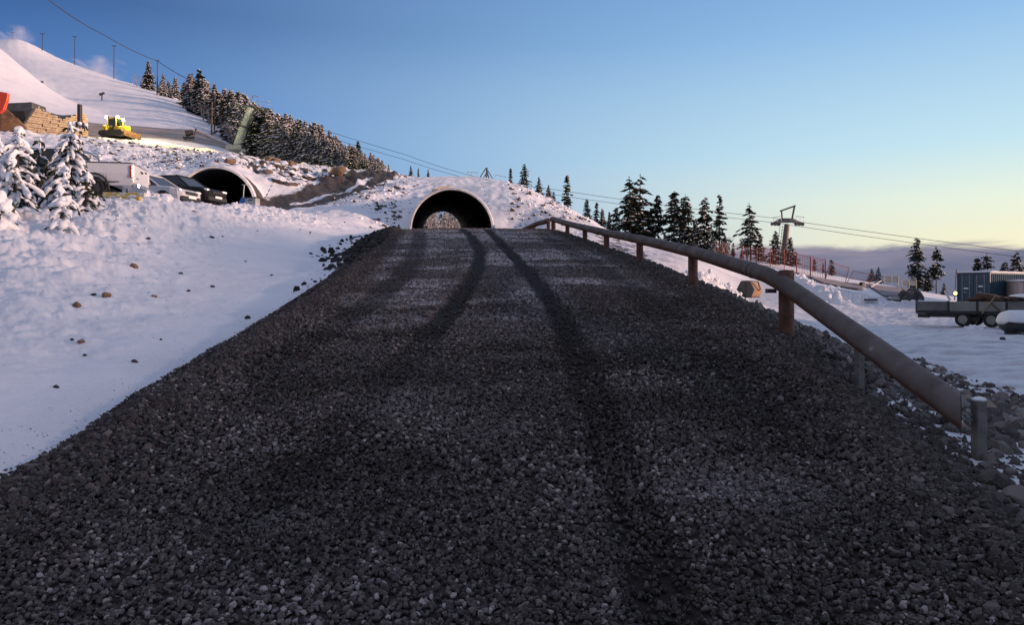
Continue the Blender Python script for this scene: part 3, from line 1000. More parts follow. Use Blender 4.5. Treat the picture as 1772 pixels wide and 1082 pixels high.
def stones(name, x, y, z, r, tone, frost, mat, flat=0.62, jit=0.28, kind='stuff', label=None, cat=None):
    """Broken stones at the given points, one object (there are far too many to count)."""
    n = len(x)
    q = RNG.normal(size=(n, 4))
    q /= np.linalg.norm(q, axis=1)[:, None]
    q[:, 1:3] *= 0.55
    q /= np.linalg.norm(q, axis=1)[:, None]
    w_, a, b_, c_ = q.T
    rot = np.stack([1 - 2 * (b_ * b_ + c_ * c_), 2 * (a * b_ - c_ * w_), 2 * (a * c_ + b_ * w_),
                    2 * (a * b_ + c_ * w_), 1 - 2 * (a * a + c_ * c_), 2 * (b_ * c_ - a * w_),
                    2 * (a * c_ - b_ * w_), 2 * (b_ * c_ + a * w_), 1 - 2 * (a * a + b_ * b_)], -1).reshape(n, 3, 3)
    v = ICO_V[None] * (1 + RNG.uniform(-jit, jit, (n, 12, 1)))
    v = v * np.stack([RNG.uniform(0.9, 1.35, n), RNG.uniform(0.65, 1.0, n), RNG.uniform(0.45, 0.8, n) * flat / 0.62], -1)[:, None, :]
    v = np.einsum('nij,nkj->nki', rot, v) * r[:, None, None] + np.stack([x, y, z], -1)[:, None, :]
    f = ICO_F[None] + (np.arange(n) * 12)[:, None, None]
    me = np_mesh(name, v.reshape(-1, 3), f.reshape(-1, 3), False, {'tone': np.repeat(tone, 12), 'frost': np.repeat(frost, 12)})
    o = link_mesh(name, me, mat)
    return tag(o, label, cat, None, kind)


def gz(x, y):
    """Ground height off the grid, many points."""
    th, rho = np.arctan2(x, y), np.hypot(x, y)
    i = np.clip(np.searchsorted(TH, th) - 1, 0, len(TH) - 2)
    j = np.clip(np.searchsorted(RH, rho) - 1, 0, len(RH) - 2)
    fa, fc = (th - TH[i]) / (TH[i + 1] - TH[i]), np.clip((rho - RH[j]) / (RH[j + 1] - RH[j]), 0, 1)
    return (GZ[i, j] * (1 - fa) + GZ[i + 1, j] * fa) * (1 - fc) + (GZ[i, j + 1] * (1 - fa) + GZ[i + 1, j + 1] * fa) * fc


# gravel on the road itself
xs, ys_, rs = [], [], []
for y0, y1, den, ra, rb in [(1.3, 2.6, 2700, .008, .020), (2.6, 4, 2500, .008, .021), (4, 6, 1700, .010, .024), (6, 9, 1050, .011, .025), (9, 14, 480, .012, .026), (14, 22, 220, .013, .028), (22, 32, 110, .014, .030)]:
    xa, xb = max(-0.74 * y1 - 0.5, -7), min(0.74 * y1 + 0.5, 5)
    n = int(den * (y1 - y0) * (xb - xa))
    x, y = RNG.uniform(xa, xb, n), RNG.uniform(y0, y1, n)
    k = (x > xleft(y) - 0.35) & (x < xright(y) + 0.45)
    xs.append(x[k]); ys_.append(y[k]); rs.append(ra + (rb - ra) * RNG.beta(1.6, 2.6, k.sum()))
x, y, r = np.concatenate(xs), np.concatenate(ys_), np.concatenate(rs)
tk, fz = road_masks(x, y)
keep = RNG.uniform(size=len(x)) > 0.62 * tk + 0.5 * fz * sstep(4, 8, y) + 0.25 * sstep(0.05, 0.35, fbm(x / 1.1, y / 0.8, 3, 301))
x, y, r, tk, fz = x[keep], y[keep], r[keep], tk[keep], fz[keep]
z = road_surface(x, y) - 0.022 * tk + r * 0.16
tone = np.clip(RNG.beta(1.0, 2.4, len(x)) * 1.15 + 0.45 * fbm(x / 0.9, y / 0.7, 3, 302) - 0.55 * tk, 0, 1)
stones('road_gravel', x, y, z, r, tone, fz * 0.8 * (RNG.uniform(size=len(x)) < 0.7), MATS['gravel_stone'])

# coarser gravel along both shoulders
xs, ys_, rs = [], [], []
for side in (-1, 1):
    n = 14000
    y = 1.6 + 31 * RNG.uniform(size=n) ** 1.6
    e = 0.06 - np.abs(RNG.normal(0.0, 0.26, n)) if side < 0 else RNG.normal(0.25, 0.35, n)
    x = xleft(y) - e if side < 0 else xright(y) + e
    xs.append(x); ys_.append(y); rs.append(RNG.uniform(.012, .030, n) * (1 + 0.5 * RNG.uniform(size=n) ** 6))
x, y, r = [np.concatenate(a) for a in (xs, ys_, rs)]
z = np.maximum(road_surface(x, y), gz(x, y)) + r * 0.15
stones('shoulder_gravel', x, y, z, r, RNG.beta(1.6, 3.0, len(x)), np.zeros(len(x)), MATS['gravel_stone'])

# pale rubble down the right-hand embankment
n = 34000
y = 2.0 + 30 * RNG.uniform(size=n) ** 1.7
e = RNG.uniform(0.15, 8.2, n) ** 1.0
x = xright(y) + e
z0, zg = road_surface(x, y), gz(x, y)
k = (z0 > zg - 0.55 - 0.2 * vnoise(x, y, 7)) & (RNG.uniform(size=n) < 1 - 0.5 * sstep(3.5, 8, e))
x, y, e = x[k], y[k], e[k]
r = (0.014 + 0.070 * RNG.uniform(size=len(x)) ** 4.2) * (0.75 + 0.5 * sstep(0.3, 2.0, e))
z = np.maximum(z0[k], zg[k]) + r * 0.2
tone = np.clip(RNG.beta(2, 2, len(x)) * sstep(-0.3, 1.3, e) + 0.05, 0, 1)
stones('embankment_rubble', x, y, z, r, tone, np.zeros(len(x)), MATS['rubble_stone'], 0.7, .40)

# dark shot rock on the left-hand embankment below the crest
n = 7800
y = 10 + 26 * RNG.uniform(size=n) ** 0.55
e = RNG.uniform(-0.1, 5.2, n)
x = xleft(y) - e
z0, zg = road_surface(x, y), gz(x, y)
k = (z0 > zg - 0.10 - 0.5 * (RNG.uniform(size=n) < 0.10) * sstep(16, 24, y)) & (RNG.uniform(size=n) < sstep(10, 22, y))
x, y = x[k], y[k]
r = (0.03 + 0.11 * RNG.uniform(size=len(x)) ** 3) * (0.5 + 0.5 * sstep(12, 22, y))
z = np.maximum(z0[k], zg[k]) + r * 0.25
stones('dark_rubble', x, y, z, r, RNG.beta(1.8, 2.2, len(x)), np.zeros(len(x)), MATS['dark_rubble'], 0.8)

# grit thrown on to the snow beside the road
n = 900
y = 3 + 30 * RNG.uniform(size=n) ** 1.4
e = 0.12 + RNG.exponential(0.16, n)
x = xleft(y) - e
r = RNG.uniform(.003, .009, n) * (0.6 + 0.8 * sstep(5, 18, y))
stones('snow_grit', x, y, gz(x, y) + r * 0.3, r, RNG.beta(1.6, 3.0, n), np.zeros(n), MATS['gravel_stone'])

# clods and frozen rubble over the mound and the terrace face
n = 9000
px, d = RNG.uniform(120, 1020, n), RNG.uniform(50, 84, n)
x, y = (px - CX) / FPX * d, d
um, sm = tun_us(T_MAIN, x, y)
us, ss = tun_us(T_SIDE, x, y)
pt = fbm(x / 4.5, y / 4.5, 3, 101)
k = ~((np.abs(um) < 3.7) & (sm < 2.5)) & ~((np.abs(us) < 4.2) & (ss < 8)) & ((px > 640) | (d > 58)) & (RNG.uniform(size=n) < 0.5 + 1.6 * np.clip(pt, 0, 1)) & ~((px > 240) & (px < 460) & (d < 64)) & (x < xleft(y) - 1)
k = k | ((px > 880) & (d > 55) & (RNG.uniform(size=n) < 0.6) & ~((np.abs(um) < 3.7) & (sm < 2.5)))
x, y = x[k], y[k]
trk_d = path_dist(x, y, DIRT[0][0])
kk = trk_d > 2.4
x, y = x[kk], y[kk]
r = 0.045 + 0.19 * RNG.uniform(size=len(x)) ** 5
stones('slope_rubble', x, y, gz(x, y) + r * 0.15, r, RNG.beta(1.8, 2.2, len(x)), np.zeros(len(x)), MATS['snowy_rock'], 0.8)

# chunks of snow thrown up over the same slopes and the heaps in the yard
m_lump = M('snow_lump', (0.80, 0.81, 0.84), 0.6, var=0.1, scale=3.0, bump=0.3)
n = 6500                                            # clods of snow on the near bank
bx, by = RNG.uniform(130, 610, n), RNG.uniform(13, 46, n)
bx = (bx - CX) / FPX * by
bk_ok = (gz(bx, by) - zroad(by) > 0.25 + 0.5 * RNG.uniform(size=n)) & (bx < xleft(by) - 1.2) & (fbm(bx / 1.6, by / 1.6, 3, 401) > -0.05)
bx, by = bx[bk_ok], by[bk_ok]
br = 0.012 + 0.065 * RNG.uniform(size=len(bx)) ** 3.5
stones('snow_clods', bx, by, gz(bx, by) + br * 0.1, br, np.zeros(len(bx)), np.zeros(len(bx)), m_lump, 0.8)
xs, ys_ = [x[::3] + RNG.normal(0, .8, len(x[::3]))], [y[::3] + RNG.normal(0, .8, len(x[::3]))]
for hx, hy, hh, rx, ry_, rz in SNOW_HEAPS:
    n = int(22 * rx * ry_ + 14)
    xs.append(hx + RNG.normal(0, rx * .55, n)); ys_.append(hy + RNG.normal(0, ry_ * .55, n))
x, y = np.concatenate(xs), np.concatenate(ys_)
um, sm = tun_us(T_MAIN, x, y)
k = ~((np.abs(um) < 3.6) & (sm < 1.5)) & ((x < xleft(y) - .5) | (x > xright(y) + 1.5))
x, y = x[k], y[k]
kk = path_dist(x, y, DIRT[0][0]) > 2.4
x, y = x[kk], y[kk]
r = 0.05 + 0.15 * RNG.uniform(size=len(x)) ** 2.5
stones('snow_chunks', x, y, gz(x, y) + r * 0.1, r, np.zeros(len(x)), np.zeros(len(x)), m_lump, 0.8)


# ------------------------------------------------------------------ boulders one could pick up singly
def boulder_mesh(seed, sub=3):
    import bmesh
    bm = bmesh.new()
    bmesh.ops.create_icosphere(bm, subdivisions=sub, radius=1.0)
    rg = random.Random(seed)
    planes = [(Vector((rg.uniform(-1, 1), rg.uniform(-1, 1), rg.uniform(-1, 1))).normalized(), rg.uniform(0.55, 0.85)) for _ in range(9)]
    for v in bm.verts:
        for nrm, dd in planes:
            k = v.co.dot(nrm) - dd
            if k > 0:
                v.co -= nrm * k * 0.9
        nz = float(fbm(np.array([v.co.x * 1.9 + seed]), np.array([v.co.y * 1.9 + v.co.z * 1.3]), 3, seed)[0])
        v.co *= 1 + 0.16 * nz
        v.co.z *= 0.72
    me = bpy.data.meshes.new('boulder')
    bm.to_mesh(me)
    bm.free()
    tv = rg.uniform(0.1, 0.9)
    a = me.attributes.new('tone', 'FLOAT', 'POINT')
    a.data.foreach_set('value', [tv] * len(me.vertices))
    return me


BOULDERS = [boulder_mesh(s) for s in range(8)]
for me in BOULDERS:
    me.materials.append(MATS['boulder'])
SNOWROCKS = [boulder_mesh(s + 20, 3) for s in range(6)]
for me in SNOWROCKS:
    me.materials.append(MATS['snowy_rock'])
DARKS = [boulder_mesh(s + 40, 2) for s in range(4)]
for me in DARKS:
    me.materials.append(MATS['dark_rubble'])
m_tan = stone_mat('tan_rock', (0.11, 0.07, 0.045), (0.16, 0.10, 0.065), (0.24, 0.16, 0.11), (0.26, 0.18, 0.12), 0.3, 0.1)
TANS = [boulder_mesh(s + 60, 3) for s in range(3)]
for me in TANS:
    me.materials.append(m_tan)


def rock(x, y, r, label, meshes=BOULDERS, group=None, z=None, sq=None, name='boulder', sink=0.25):
    o = bpy.data.objects.new(name, random.choice(meshes))
    zz = max(float(road_surface(np.array([x]), np.array([y]))[0]) if y < 40 else -99, ground(x, y)) if z is None else z
    o.location = (x, y, zz + r * (0.5 - sink))
    o.rotation_euler = (random.uniform(-.25, .25), random.uniform(-.25, .25), random.uniform(0, 6.28))
    s = sq or (random.uniform(.9, 1.25), random.uniform(.75, 1.0), random.uniform(.75, 1.05))
    o.scale = tuple(r * k for k in s)
    COL.objects.link(o)
    return tag(o, label, 'rock', group)


def emb(px, py):
    """Where the sight line through px, py meets the gravel embankment or the ground."""
    for y in np.arange(1.5, 60, 0.02):
        x = (px - CX) / FPX * y
        z = EYE + (HY - py) / FPX * y
        s = max(float(road_surface(np.array([x]), np.array([y]))[0]) if y < 40 else -99, ground(x, y))
        if s >= z:
            return x, y, s
    return x, y, s


for px, py, r, lab in [(1722, 838, .095, 'large grey boulder at the foot of the nearest wooden post'),
                       (1762, 868, .095, 'half hidden dark boulder at the bottom right, below the one at the wooden post'),
                       (1716, 806, .05, 'squarish dark stone just right of the nearest wooden post'),
                       (1748, 822, .05, 'dark round stone above the large boulder by the wooden post'),
                       (1664, 803, .06, 'flat grey stone just left of the nearest wooden post'),
                       (1628, 768, .05, 'tan lit stone on the embankment left of the pipe end'),
                       (1462, 607, .085, 'round pale stone on the rim of the embankment above the second wooden post'),
                       (1433, 615, .08, 'pale angular stone on the embankment rim under the pipe'),
                       (1447, 612, .06, 'grey flat stone wedged between two pale stones on the embankment rim'),
                       (1405, 588, .07, 'brownish stone near the foot of the thickest rusty post'),
                       (1556, 680, .07, 'grey slab of stone right of the second wooden post'),
                       (1588, 706, .06, 'narrow slab of stone below the pipe, between the two wooden posts'),
                       (1610, 690, .05, 'grey stone touching the underside of the pipe near its end'),
                       (1716, 708, .05, 'snow dusted stone behind the top of the nearest wooden post'),
                       (1752, 722, .07, 'pale stone at the right edge on the snowy shoulder'),
                       (1738, 714, .04, 'small pale stone left of the one at the right edge')]:
    x, y, s = emb(px, py)
    rock(x, y, r, lab, z=s)
for k in range(46):
    y = random.uniform(4.5, 20)
    e = random.uniform(0.9, 5.0)
    x = float(xright(y)) + e
    if abs((x / y * FPX + CX) - 1710) < 70 and y < 7:
        continue
    rock(x, y, random.uniform(.045, .09), 'grey broken stone lying in the rubble below the pipe rail', group='grey broken stones in the rubble below the pipe rail', sink=0.4)

# stones poking out of the snow bank
for px, py, r, m_, lab in [(185, 514, .095, TANS, 'brown clod in the snow, rightmost of the two large brown clods'), (134, 531, .075, TANS, 'brown clod in the snow, left of the larger brown clod'),
                           (162, 512, .04, DARKS, 'small dark stone between the two brown clods'), (231, 463, .10, TANS, 'brown clod high on the snow bank above the other clods'),
                           (266, 514, .05, TANS, 'flat brown clod on the snow right of the two large clods'), (140, 593, .05, TANS, 'small brown clod low on the snow bank'),
                           (124, 590, .025, DARKS, 'tiny dark stone beside the low brown clod'), (147, 617, .022, DARKS, 'tiny dark stone below the low brown clod'),
                           (233, 628, .035, DARKS, 'pointed dark stone low on the shaded snow'), (97, 672, .025, DARKS, 'lowest dark stone on the shaded snow, near the left edge'),
                           (278, 589, .02, DARKS, 'tiny dark stone on the shaded snow above the pointed stone'), (257, 414, .06, DARKS, 'dark stone on the bank below the parked white car'),
                           (313, 474, .045, DARKS, 'dark stone on the middle of the snow bank'), (326, 505, .04, DARKS, 'thin dark stone on the middle of the snow bank, below another'),
                           (368, 497, .05, DARKS, 'dark stick shaped stone in the middle of the shaded snow'), (425, 453, .04, DARKS, 'dark stone at the start of the bluish snow'),
                           (470, 477, .04, DARKS, 'lone dark stone in the blue snow near the road'), (385, 410, .05, DARKS, 'dark stone under the crest of the snow bank below the black car'),
                           (428, 552, .05, DARKS, 'dark stone lying in the ditch near the road edge'), (545, 549 - 60, .05, DARKS, 'dark stone at the edge of the ditch by the road')]:
    x, y, s = emb(px, py)
    rock(x, y, r, lab, m_, z=s, sink=0.3, name='clod' if m_ is TANS else 'stone')
for k in range(34):
    px = random.uniform(300, 630)
    d = random.uniform(22, 48)
    x, y, z = G(px, d)
    if x > xleft(y) - 1.0:
        continue
    rock(x, y, random.uniform(.03, .09), 'small dark stone poking out of the upper snow bank', DARKS, 'small dark stones poking out of the upper snow bank', z=z, sink=.3, name='stone')
# shot rock along the terrace edge right of the side tunnel
for k in range(60):
    px = random.uniform(455, 640)
    d = random.uniform(64, 74)
    x, y, z = G(px, d)
    if path_dist(np.array([x]), np.array([y]), DIRT[0][0])[0] < 2.8:
        continue
    rock(x, y, random.uniform(.2, .62) * (1.2 if px < 560 else .9), 'snow capped block of blasted rock on the terrace edge', SNOWROCKS, 'snow capped blocks of blasted rock on the terrace edge', z=z, sink=.35)
for px, py, d, r, lab in [(398, 281, 66, .55, 'rounded brown boulder on the snow right above the side tunnel'), (466, 277, 71, .6, 'pale brown boulder left of a pair on the terrace edge'),
                          (478, 280, 71, .5, 'darker brown boulder touching the pale one on the terrace edge'), (505, 284, 72, .5, 'brown boulder half buried on the terrace edge before the forest'),
                          (585, 303, 70, .8, 'long brown boulder at the head of the dirt track'), (212, 284, 62, .45, 'dark rock on the terrace face behind the pickup')]:
    x, y, z = G(px, d)
    rock(x, y, r, lab, TANS, z=z, sink=.2)
for k in range(26):
    px = random.uniform(170, 450)
    d = random.uniform(74, 82)
    x, y, z = G(px, d)
    rock(x, y, random.uniform(.12, .4), 'dark snow dusted rock on the rubble face of the terrace', SNOWROCKS, 'dark snow dusted rocks on the rubble face of the terrace', z=z, sink=.3)
# ------------------------------------------------------------------ materials for made things
m_pipe, t, b = new_mat('weathered_pipe')
oc = t.n('ShaderNodeTexCoord').outputs['Object']
n1 = t.noise(oc, 2.2, 6.0, 0.62, 0.4)
n2 = t.noise(oc, 11.0, 5.0, 0.65, 0.3)
g = t.n('ShaderNodeNewGeometry')
sx = t.n('ShaderNodeSeparateXYZ')
t.put(sx.inputs[0], g.outputs['Normal'])
rust = t.mix(n2, (0.075, 0.034, 0.022), (0.14, 0.066, 0.042))
grey = t.mix(t.smooth(n1, .3, .7), (0.07, 0.057, 0.052), (0.135, 0.115, 0.108))
f = t.smooth(t.math('ADD', sx.outputs[2], t.math('MULTIPLY', t.math('SUBTRACT', n1, 0.5), 1.5)), -0.45, 0.15)
c = t.mix(f, rust, grey)
c = t.mix(t.math('MULTIPLY', t.smooth(n2, 0.62, 0.72), 0.8), c, (0.045, 0.03, 0.026))
c = t.mix(t.math('MULTIPLY', t.smooth(t.math('ADD', n1, t.math('MULTIPLY', n2, .4)), 0.86, 0.96), 0.4), c, (0.4, 0.39, 0.41))
t.put(b.inputs['Base Color'], c)
t.put(b.inputs['Roughness'], t.math('ADD', 0.62, t.math('MULTIPLY', n2, 0.3)))
b.inputs['Specular IOR Level'].default_value = 0.25
t.put(b.inputs['Normal'], t.bump(n2, 0.25, 0.01))
m_rust = M('rusty_steel', (0.085, 0.036, 0.022), 0.75, 0.15, col2=(0.15, 0.075, 0.05), scale=7.0, bump=0.35)
m_wood = M('grey_wood', (0.12, 0.11, 0.10), 0.8, col2=(0.19, 0.175, 0.16), scale=9.0, bump=0.5)
m_dark = M('black_plastic', (0.02, 0.02, 0.022), 0.55)
m_rubber = M('rubber', (0.018, 0.018, 0.018), 0.85, bump=0.2)
m_glass = M('window_glass', (0.012, 0.015, 0.02), 0.08, spec=0.7, var=0.1)
m_white = M('white_paint', (0.66, 0.66, 0.66), 0.3, coat=0.3, var=0.06, scale=2.0)
m_silver = M('silver_paint', (0.50, 0.51, 0.53), 0.3, coat=0.3, var=0.06, scale=2.0)
m_black = M('black_paint', (0.008, 0.008, 0.009), 0.5, coat=0.0, var=0.1, spec=.2)
m_chrome = M('chrome', (0.6, 0.6, 0.62), 0.2, 0.9, var=0.1)
m_red = M('red_lens', (0.50, 0.02, 0.015), 0.25, coat=0.3)
m_lens = M('clear_lens', (0.62, 0.64, 0.66), 0.15, coat=0.4, var=0.1)
m_plate = M('plate', (0.75, 0.75, 0.74), 0.5, var=0.05)
m_yellow = M('machine_yellow', (0.62, 0.47, 0.03), 0.45, var=0.15, scale=3.0)
m_ygrime = M('oily_steel', (0.05, 0.048, 0.04), 0.6, 0.3, bump=0.3)
m_steel = M('galvanised_steel', (0.30, 0.31, 0.31), 0.5, 0.5, col2=(0.42, 0.43, 0.43), scale=4.0)
m_dsteel = M('dark_steel', (0.07, 0.07, 0.075), 0.55, 0.4, scale=4.0)
m_conc = M('concrete', (0.34, 0.34, 0.29), 0.85, col2=(0.44, 0.44, 0.39), scale=3.0, bump=0.3)
m_snowcap = M('snow_cap', (0.80, 0.815, 0.84), 0.6, var=0.08, scale=4.0, bump=0.25)

# ------------------------------------------------------------------ pipe guard rail along the right-hand edge
RAIL = [(1662, 711, 4.98), (1500, 594, 6.45), (1352, 489, 8.75), (1326, 475, 9.25), (1195, 435, 12.7), (1104, 414, 16.5), (1047, 402.5, 20.0), (1010, 394, 23.2), (980, 386.5, 26.3), (956, 379, 29.4)]
pts = [Vector(P(*p)) for p in RAIL]
root = thing('guard_rail', 'long rusty steel pipe rail on posts climbing the right side of the gravel road', 'guard rail', (pts[2].x, pts[2].y, float(road_surface(np.array([pts[2].x]), np.array([pts[2].y]))[0])))
ofs = Vector(root.location)
RD = 0.101
segs = [(0, 1, 2, 3), (3, 4), (4, 5), (5, 6, 7), (7, 8, 9)]


def rail_pt(i):
    return pts[i] - ofs


fine = []
for i in range(len(pts) - 1):                     # rounded bend between the straight lengths
    for k in range(8):
        fine.append(pts[i].lerp(pts[i + 1], k / 8) - ofs)
fine.append(pts[-1] - ofs)
for _ in range(2):
    fine = [fine[0]] + [fine[i] * 0.5 + (fine[i - 1] + fine[i + 1]) * 0.25 for i in range(1, len(fine) - 1)] + [fine[-1]]
cuts = [0, 25, 33, 41, 56, len(fine) - 1]
for a, c_ in zip(cuts[:-1], cuts[1:]):
    mb = MB().tube(fine[a:c_ + 1], RD, 24)
    if a == 0:                                     # the near end is cut off slantwise, in a plane that runs away from the road
        ax_ = (fine[1] - fine[0]).normalized()
        nn = Vector((.86, -.51, 0))
        for q in [k for k, v in enumerate(mb.v) if abs((Vector(v) - fine[0]).dot(ax_)) < 1e-4]:
            v = Vector(mb.v[q])
            mb.v[q] = tuple(v - ax_ * ((v - fine[0]).dot(nn) / ax_.dot(nn)))
    mb.build('pipe_length', m_pipe, root)
for a in cuts[1:-1]:                               # dark weld bands where the lengths meet
    dvec = (fine[a + 1] - fine[a - 1]).normalized()
    MB().tube([fine[a] - dvec * 0.012, fine[a] + dvec * 0.012], RD + 0.005, 24).build('weld_band', m_dark, root)
# dark sheet over the pipe end, its colour standing for the shaded hollow
dvec = (fine[1] - fine[0]).normalized()
nn = Vector((.86, -.51, 0))
mouth = []
for k in range(20):
    an = 2 * math.pi * k / 20
    sdv = dvec.cross(Vector((0, 0, 1))).normalized()
    v = fine[0] + (sdv * math.cos(an) + sdv.cross(dvec) * math.sin(an)) * (RD - .012)
    mouth.append(v - dvec * ((v - fine[0]).dot(nn) / dvec.dot(nn)) + nn * .003)
MB().add(mouth + [m_ + nn * .002 for m_ in mouth], [tuple(range(20)), tuple(range(39, 19, -1))] + [(k, (k + 1) % 20, 20 + (k + 1) % 20, 20 + k) for k in range(20)]).build('pipe_mouth_shade', M('pipe_shade_dark', (0.02, 0.012, 0.01), 0.9), root)
MB().ball(fine[-1], RD * 1.0, (1, 1, 1), 14, 8).build('end_cap', m_pipe, root)
for i, rad, over in [(2, .088, .14), (4, .082, .10), (5, .078, .05), (6, .078, .04), (7, .075, 0), (8, .075, .04), (9, .085, .02)]:
    p = pts[i].copy()
    off = 0.06 if i == 2 else 0.04
    p.x += off
    zb = float(road_surface(np.array([p.x]), np.array([p.y]))[0]) - 0.35
    mb = MB().tube([Vector((p.x, p.y, zb)) - ofs, Vector((p.x, p.y, p.z + over)) - ofs], rad, 20)
    mb.build('post', m_rust, root)
    if over > .08:
        MB().tube([Vector((p.x, p.y, p.z + over)) - ofs, Vector((p.x, p.y, p.z + over + .006)) - ofs], rad * .86, 16).build('post_mouth_shade', m_dark, root)  # dark disc on the closed top, painted as the shade inside the post
zb = ground(pts[2].x + .06, pts[2].y)
MB().box(pts[2] - ofs + Vector((-.13, -.02, -.10)), (.10, .10, .05)).build('bracket', m_dsteel, root)
for px, py, d, top, wd in [(1694, 818, 5.0, 693, .082), (1487, 668, 6.85, 600, .075)]:
    x, y, z = P(px, py, d)
    zt = P(px, top, d)[2]
    mb = MB()
    hgt = zt - z + .3
    mb.box((x - ofs.x, y - ofs.y, z - .3 + hgt / 2 - ofs.z), (wd, wd * .8, hgt), rz=.2, bev=.008)
    pw = mb.build('wooden_post', m_wood, root)
    if px > 1600:
        c_ = Vector((x, y, zt)) - ofs
        MB().ball(c_ + Vector((0, 0, .005)), .05, (1, .8, .35), 10, 6, .08).build('snow_cap', m_snowcap, pw)
e0 = fine[0]
c_ = Vector(P(1690, 712, 5.0)) - ofs
mb = MB()
for dz in (0.0, -.035):
    mb.tube([e0 + Vector((.03, 0, .0 + dz)), c_ + Vector((0, .02, -.04 + dz))], .009, 8)
mb.build('tie_rod', m_steel, root)

# the shorter rail that drops away beyond the crest
RAIL2 = [(949, 382, 30.6), (930, 387, 33.0), (915, 393.5, 36.0), (903, 399, 39.5)]
p2 = [Vector(P(*p)) for p in RAIL2]
r2 = thing('guard_rail', 'short rusty pipe rail dropping out of sight beyond the crest of the road', 'guard rail', (p2[0].x, p2[0].y, float(zroad(p2[0].y))))
o2 = Vector(r2.location)
MB().tube([p - o2 for p in p2], .11, 16).build('pipe_length', m_pipe, r2)
for i, tt_ in [(0, .0), (1, 0.35), (2, 0.1)]:
    p = p2[i].lerp(p2[i + 1], tt_)
    MB().tube([Vector((p.x, p.y, float(zroad(p.y)) - .5)) - o2, p - o2], .07, 12).build('post', m_rust, r2)


# ------------------------------------------------------------------ vehicles (x forward, y left, z up)
def wheels(root, xs, tr, r, wid, rimmat):
    for x in xs:
        for s in (-1, 1):
            wh = MB().wheel((x, s * tr, r), r, wid).build('wheel', m_rubber, root)
            rm = MB().disc((x, s * (tr + wid * .10), r), r * .64, wid * .7, 18)
            for k in range(5):
                an = 2 * math.pi * k / 5
                rm.box((x + math.cos(an) * r * .33, s * (tr + wid * .47), r + math.sin(an) * r * .33), (r * .56, .03, r * .14), rot=(0, -an, 0))
            rm.build('rim', rimmat, wh)


def body_hull(sec, arches, wr):
    """sec: (x, half width, bottom, belt); body lofted along x with wheel arches cut into the lower edge."""
    mb = MB()
    xs = []
    for a, c_ in zip(sec[:-1], sec[1:]):
        n = max(1, int(abs(c_[0] - a[0]) / 0.09))
        for k in range(n):
            f_ = k / n
            xs.append([a[i] + (c_[i] - a[i]) * f_ for i in range(4)])
    xs.append(list(sec[-1]))
    rings = []
    for x, hw, zb, zt in xs:
        za = zb
        for ax in arches:
            if abs(x - ax) < wr:
                za = max(za, wr * .86 + math.sqrt(wr * wr - (x - ax) ** 2) * .86)
        za = min(za, zt - .12)
        zm = max(za + .02, zb + (zt - zb) * .55)
        rings.append([(x, -hw * .93, za), (x, -hw, min(zm, zt - .06)), (x, -hw * .985, zt - .05), (x, -hw * .90, zt), (x, hw * .90, zt), (x, hw * .985, zt - .05), (x, hw, min(zm, zt - .06)), (x, hw * .93, za)])
    mb.loft(rings, True, True, False)
    return mb


def cabin(root, base, roof, wb, wr_, zb, zr_, paint, glass):
    """Greenhouse: glass volume, roof skin and pillars. base = (rear x, front x), roof = (rear x, front x)."""
    g = MB()
    q = [(base[0], -wb, zb), (base[1], -wb, zb), (base[1], wb, zb), (base[0], wb, zb), (roof[0], -wr_, zr_), (roof[1], -wr_, zr_), (roof[1], wr_, zr_), (roof[0], wr_, zr_)]
    for nm, f_ in (('windscreen', (1, 2, 6, 5)), ('rear_window', (3, 0, 4, 7)), ('side_window', (0, 1, 5, 4)), ('side_window', (2, 3, 7, 6))):
        gg = MB()
        vv = [Vector(q[i]) for i in f_]
        nrm = (vv[1] - vv[0]).cross(vv[3] - vv[0]).normalized()
        gg.add([v for v in vv] + [v - nrm * .02 for v in vv], [(0, 1, 2, 3), (7, 6, 5, 4), (0, 4, 5, 1), (1, 5, 6, 2), (2, 6, 7, 3), (3, 7, 4, 0)])
        gg.build(nm, glass, root)
    r = MB()
    n = 6
    rings = []
    for k in range(n + 1):
        f_ = k / n
        x = roof[0] - .04 + (roof[1] - roof[0] + .08) * f_
        h = zr_ + .05 * math.sin(math.pi * (0.15 + .7 * f_))
        rings.append([(x, -wr_ - .03, zr_ - .01), (x, -wr_ * .8, h), (x, wr_ * .8, h), (x, wr_ + .03, zr_ - .01), (x, wr_ * .8, zr_ - .03), (x, -wr_ * .8, zr_ - .03)])
    r.loft(rings)
    for s in (-1, 1):
        for f0 in (0.0, 0.36, 0.62, 1.0):
            a = Vector((base[0] + (base[1] - base[0]) * f0, s * wb, zb))
            c_ = Vector((roof[0] + (roof[1] - roof[0]) * f0, s * wr_, zr_))
            r.tube([a, c_], .035 if f0 in (0.0, 1.0) else .028, 6)
    r.build('roof', paint, root)


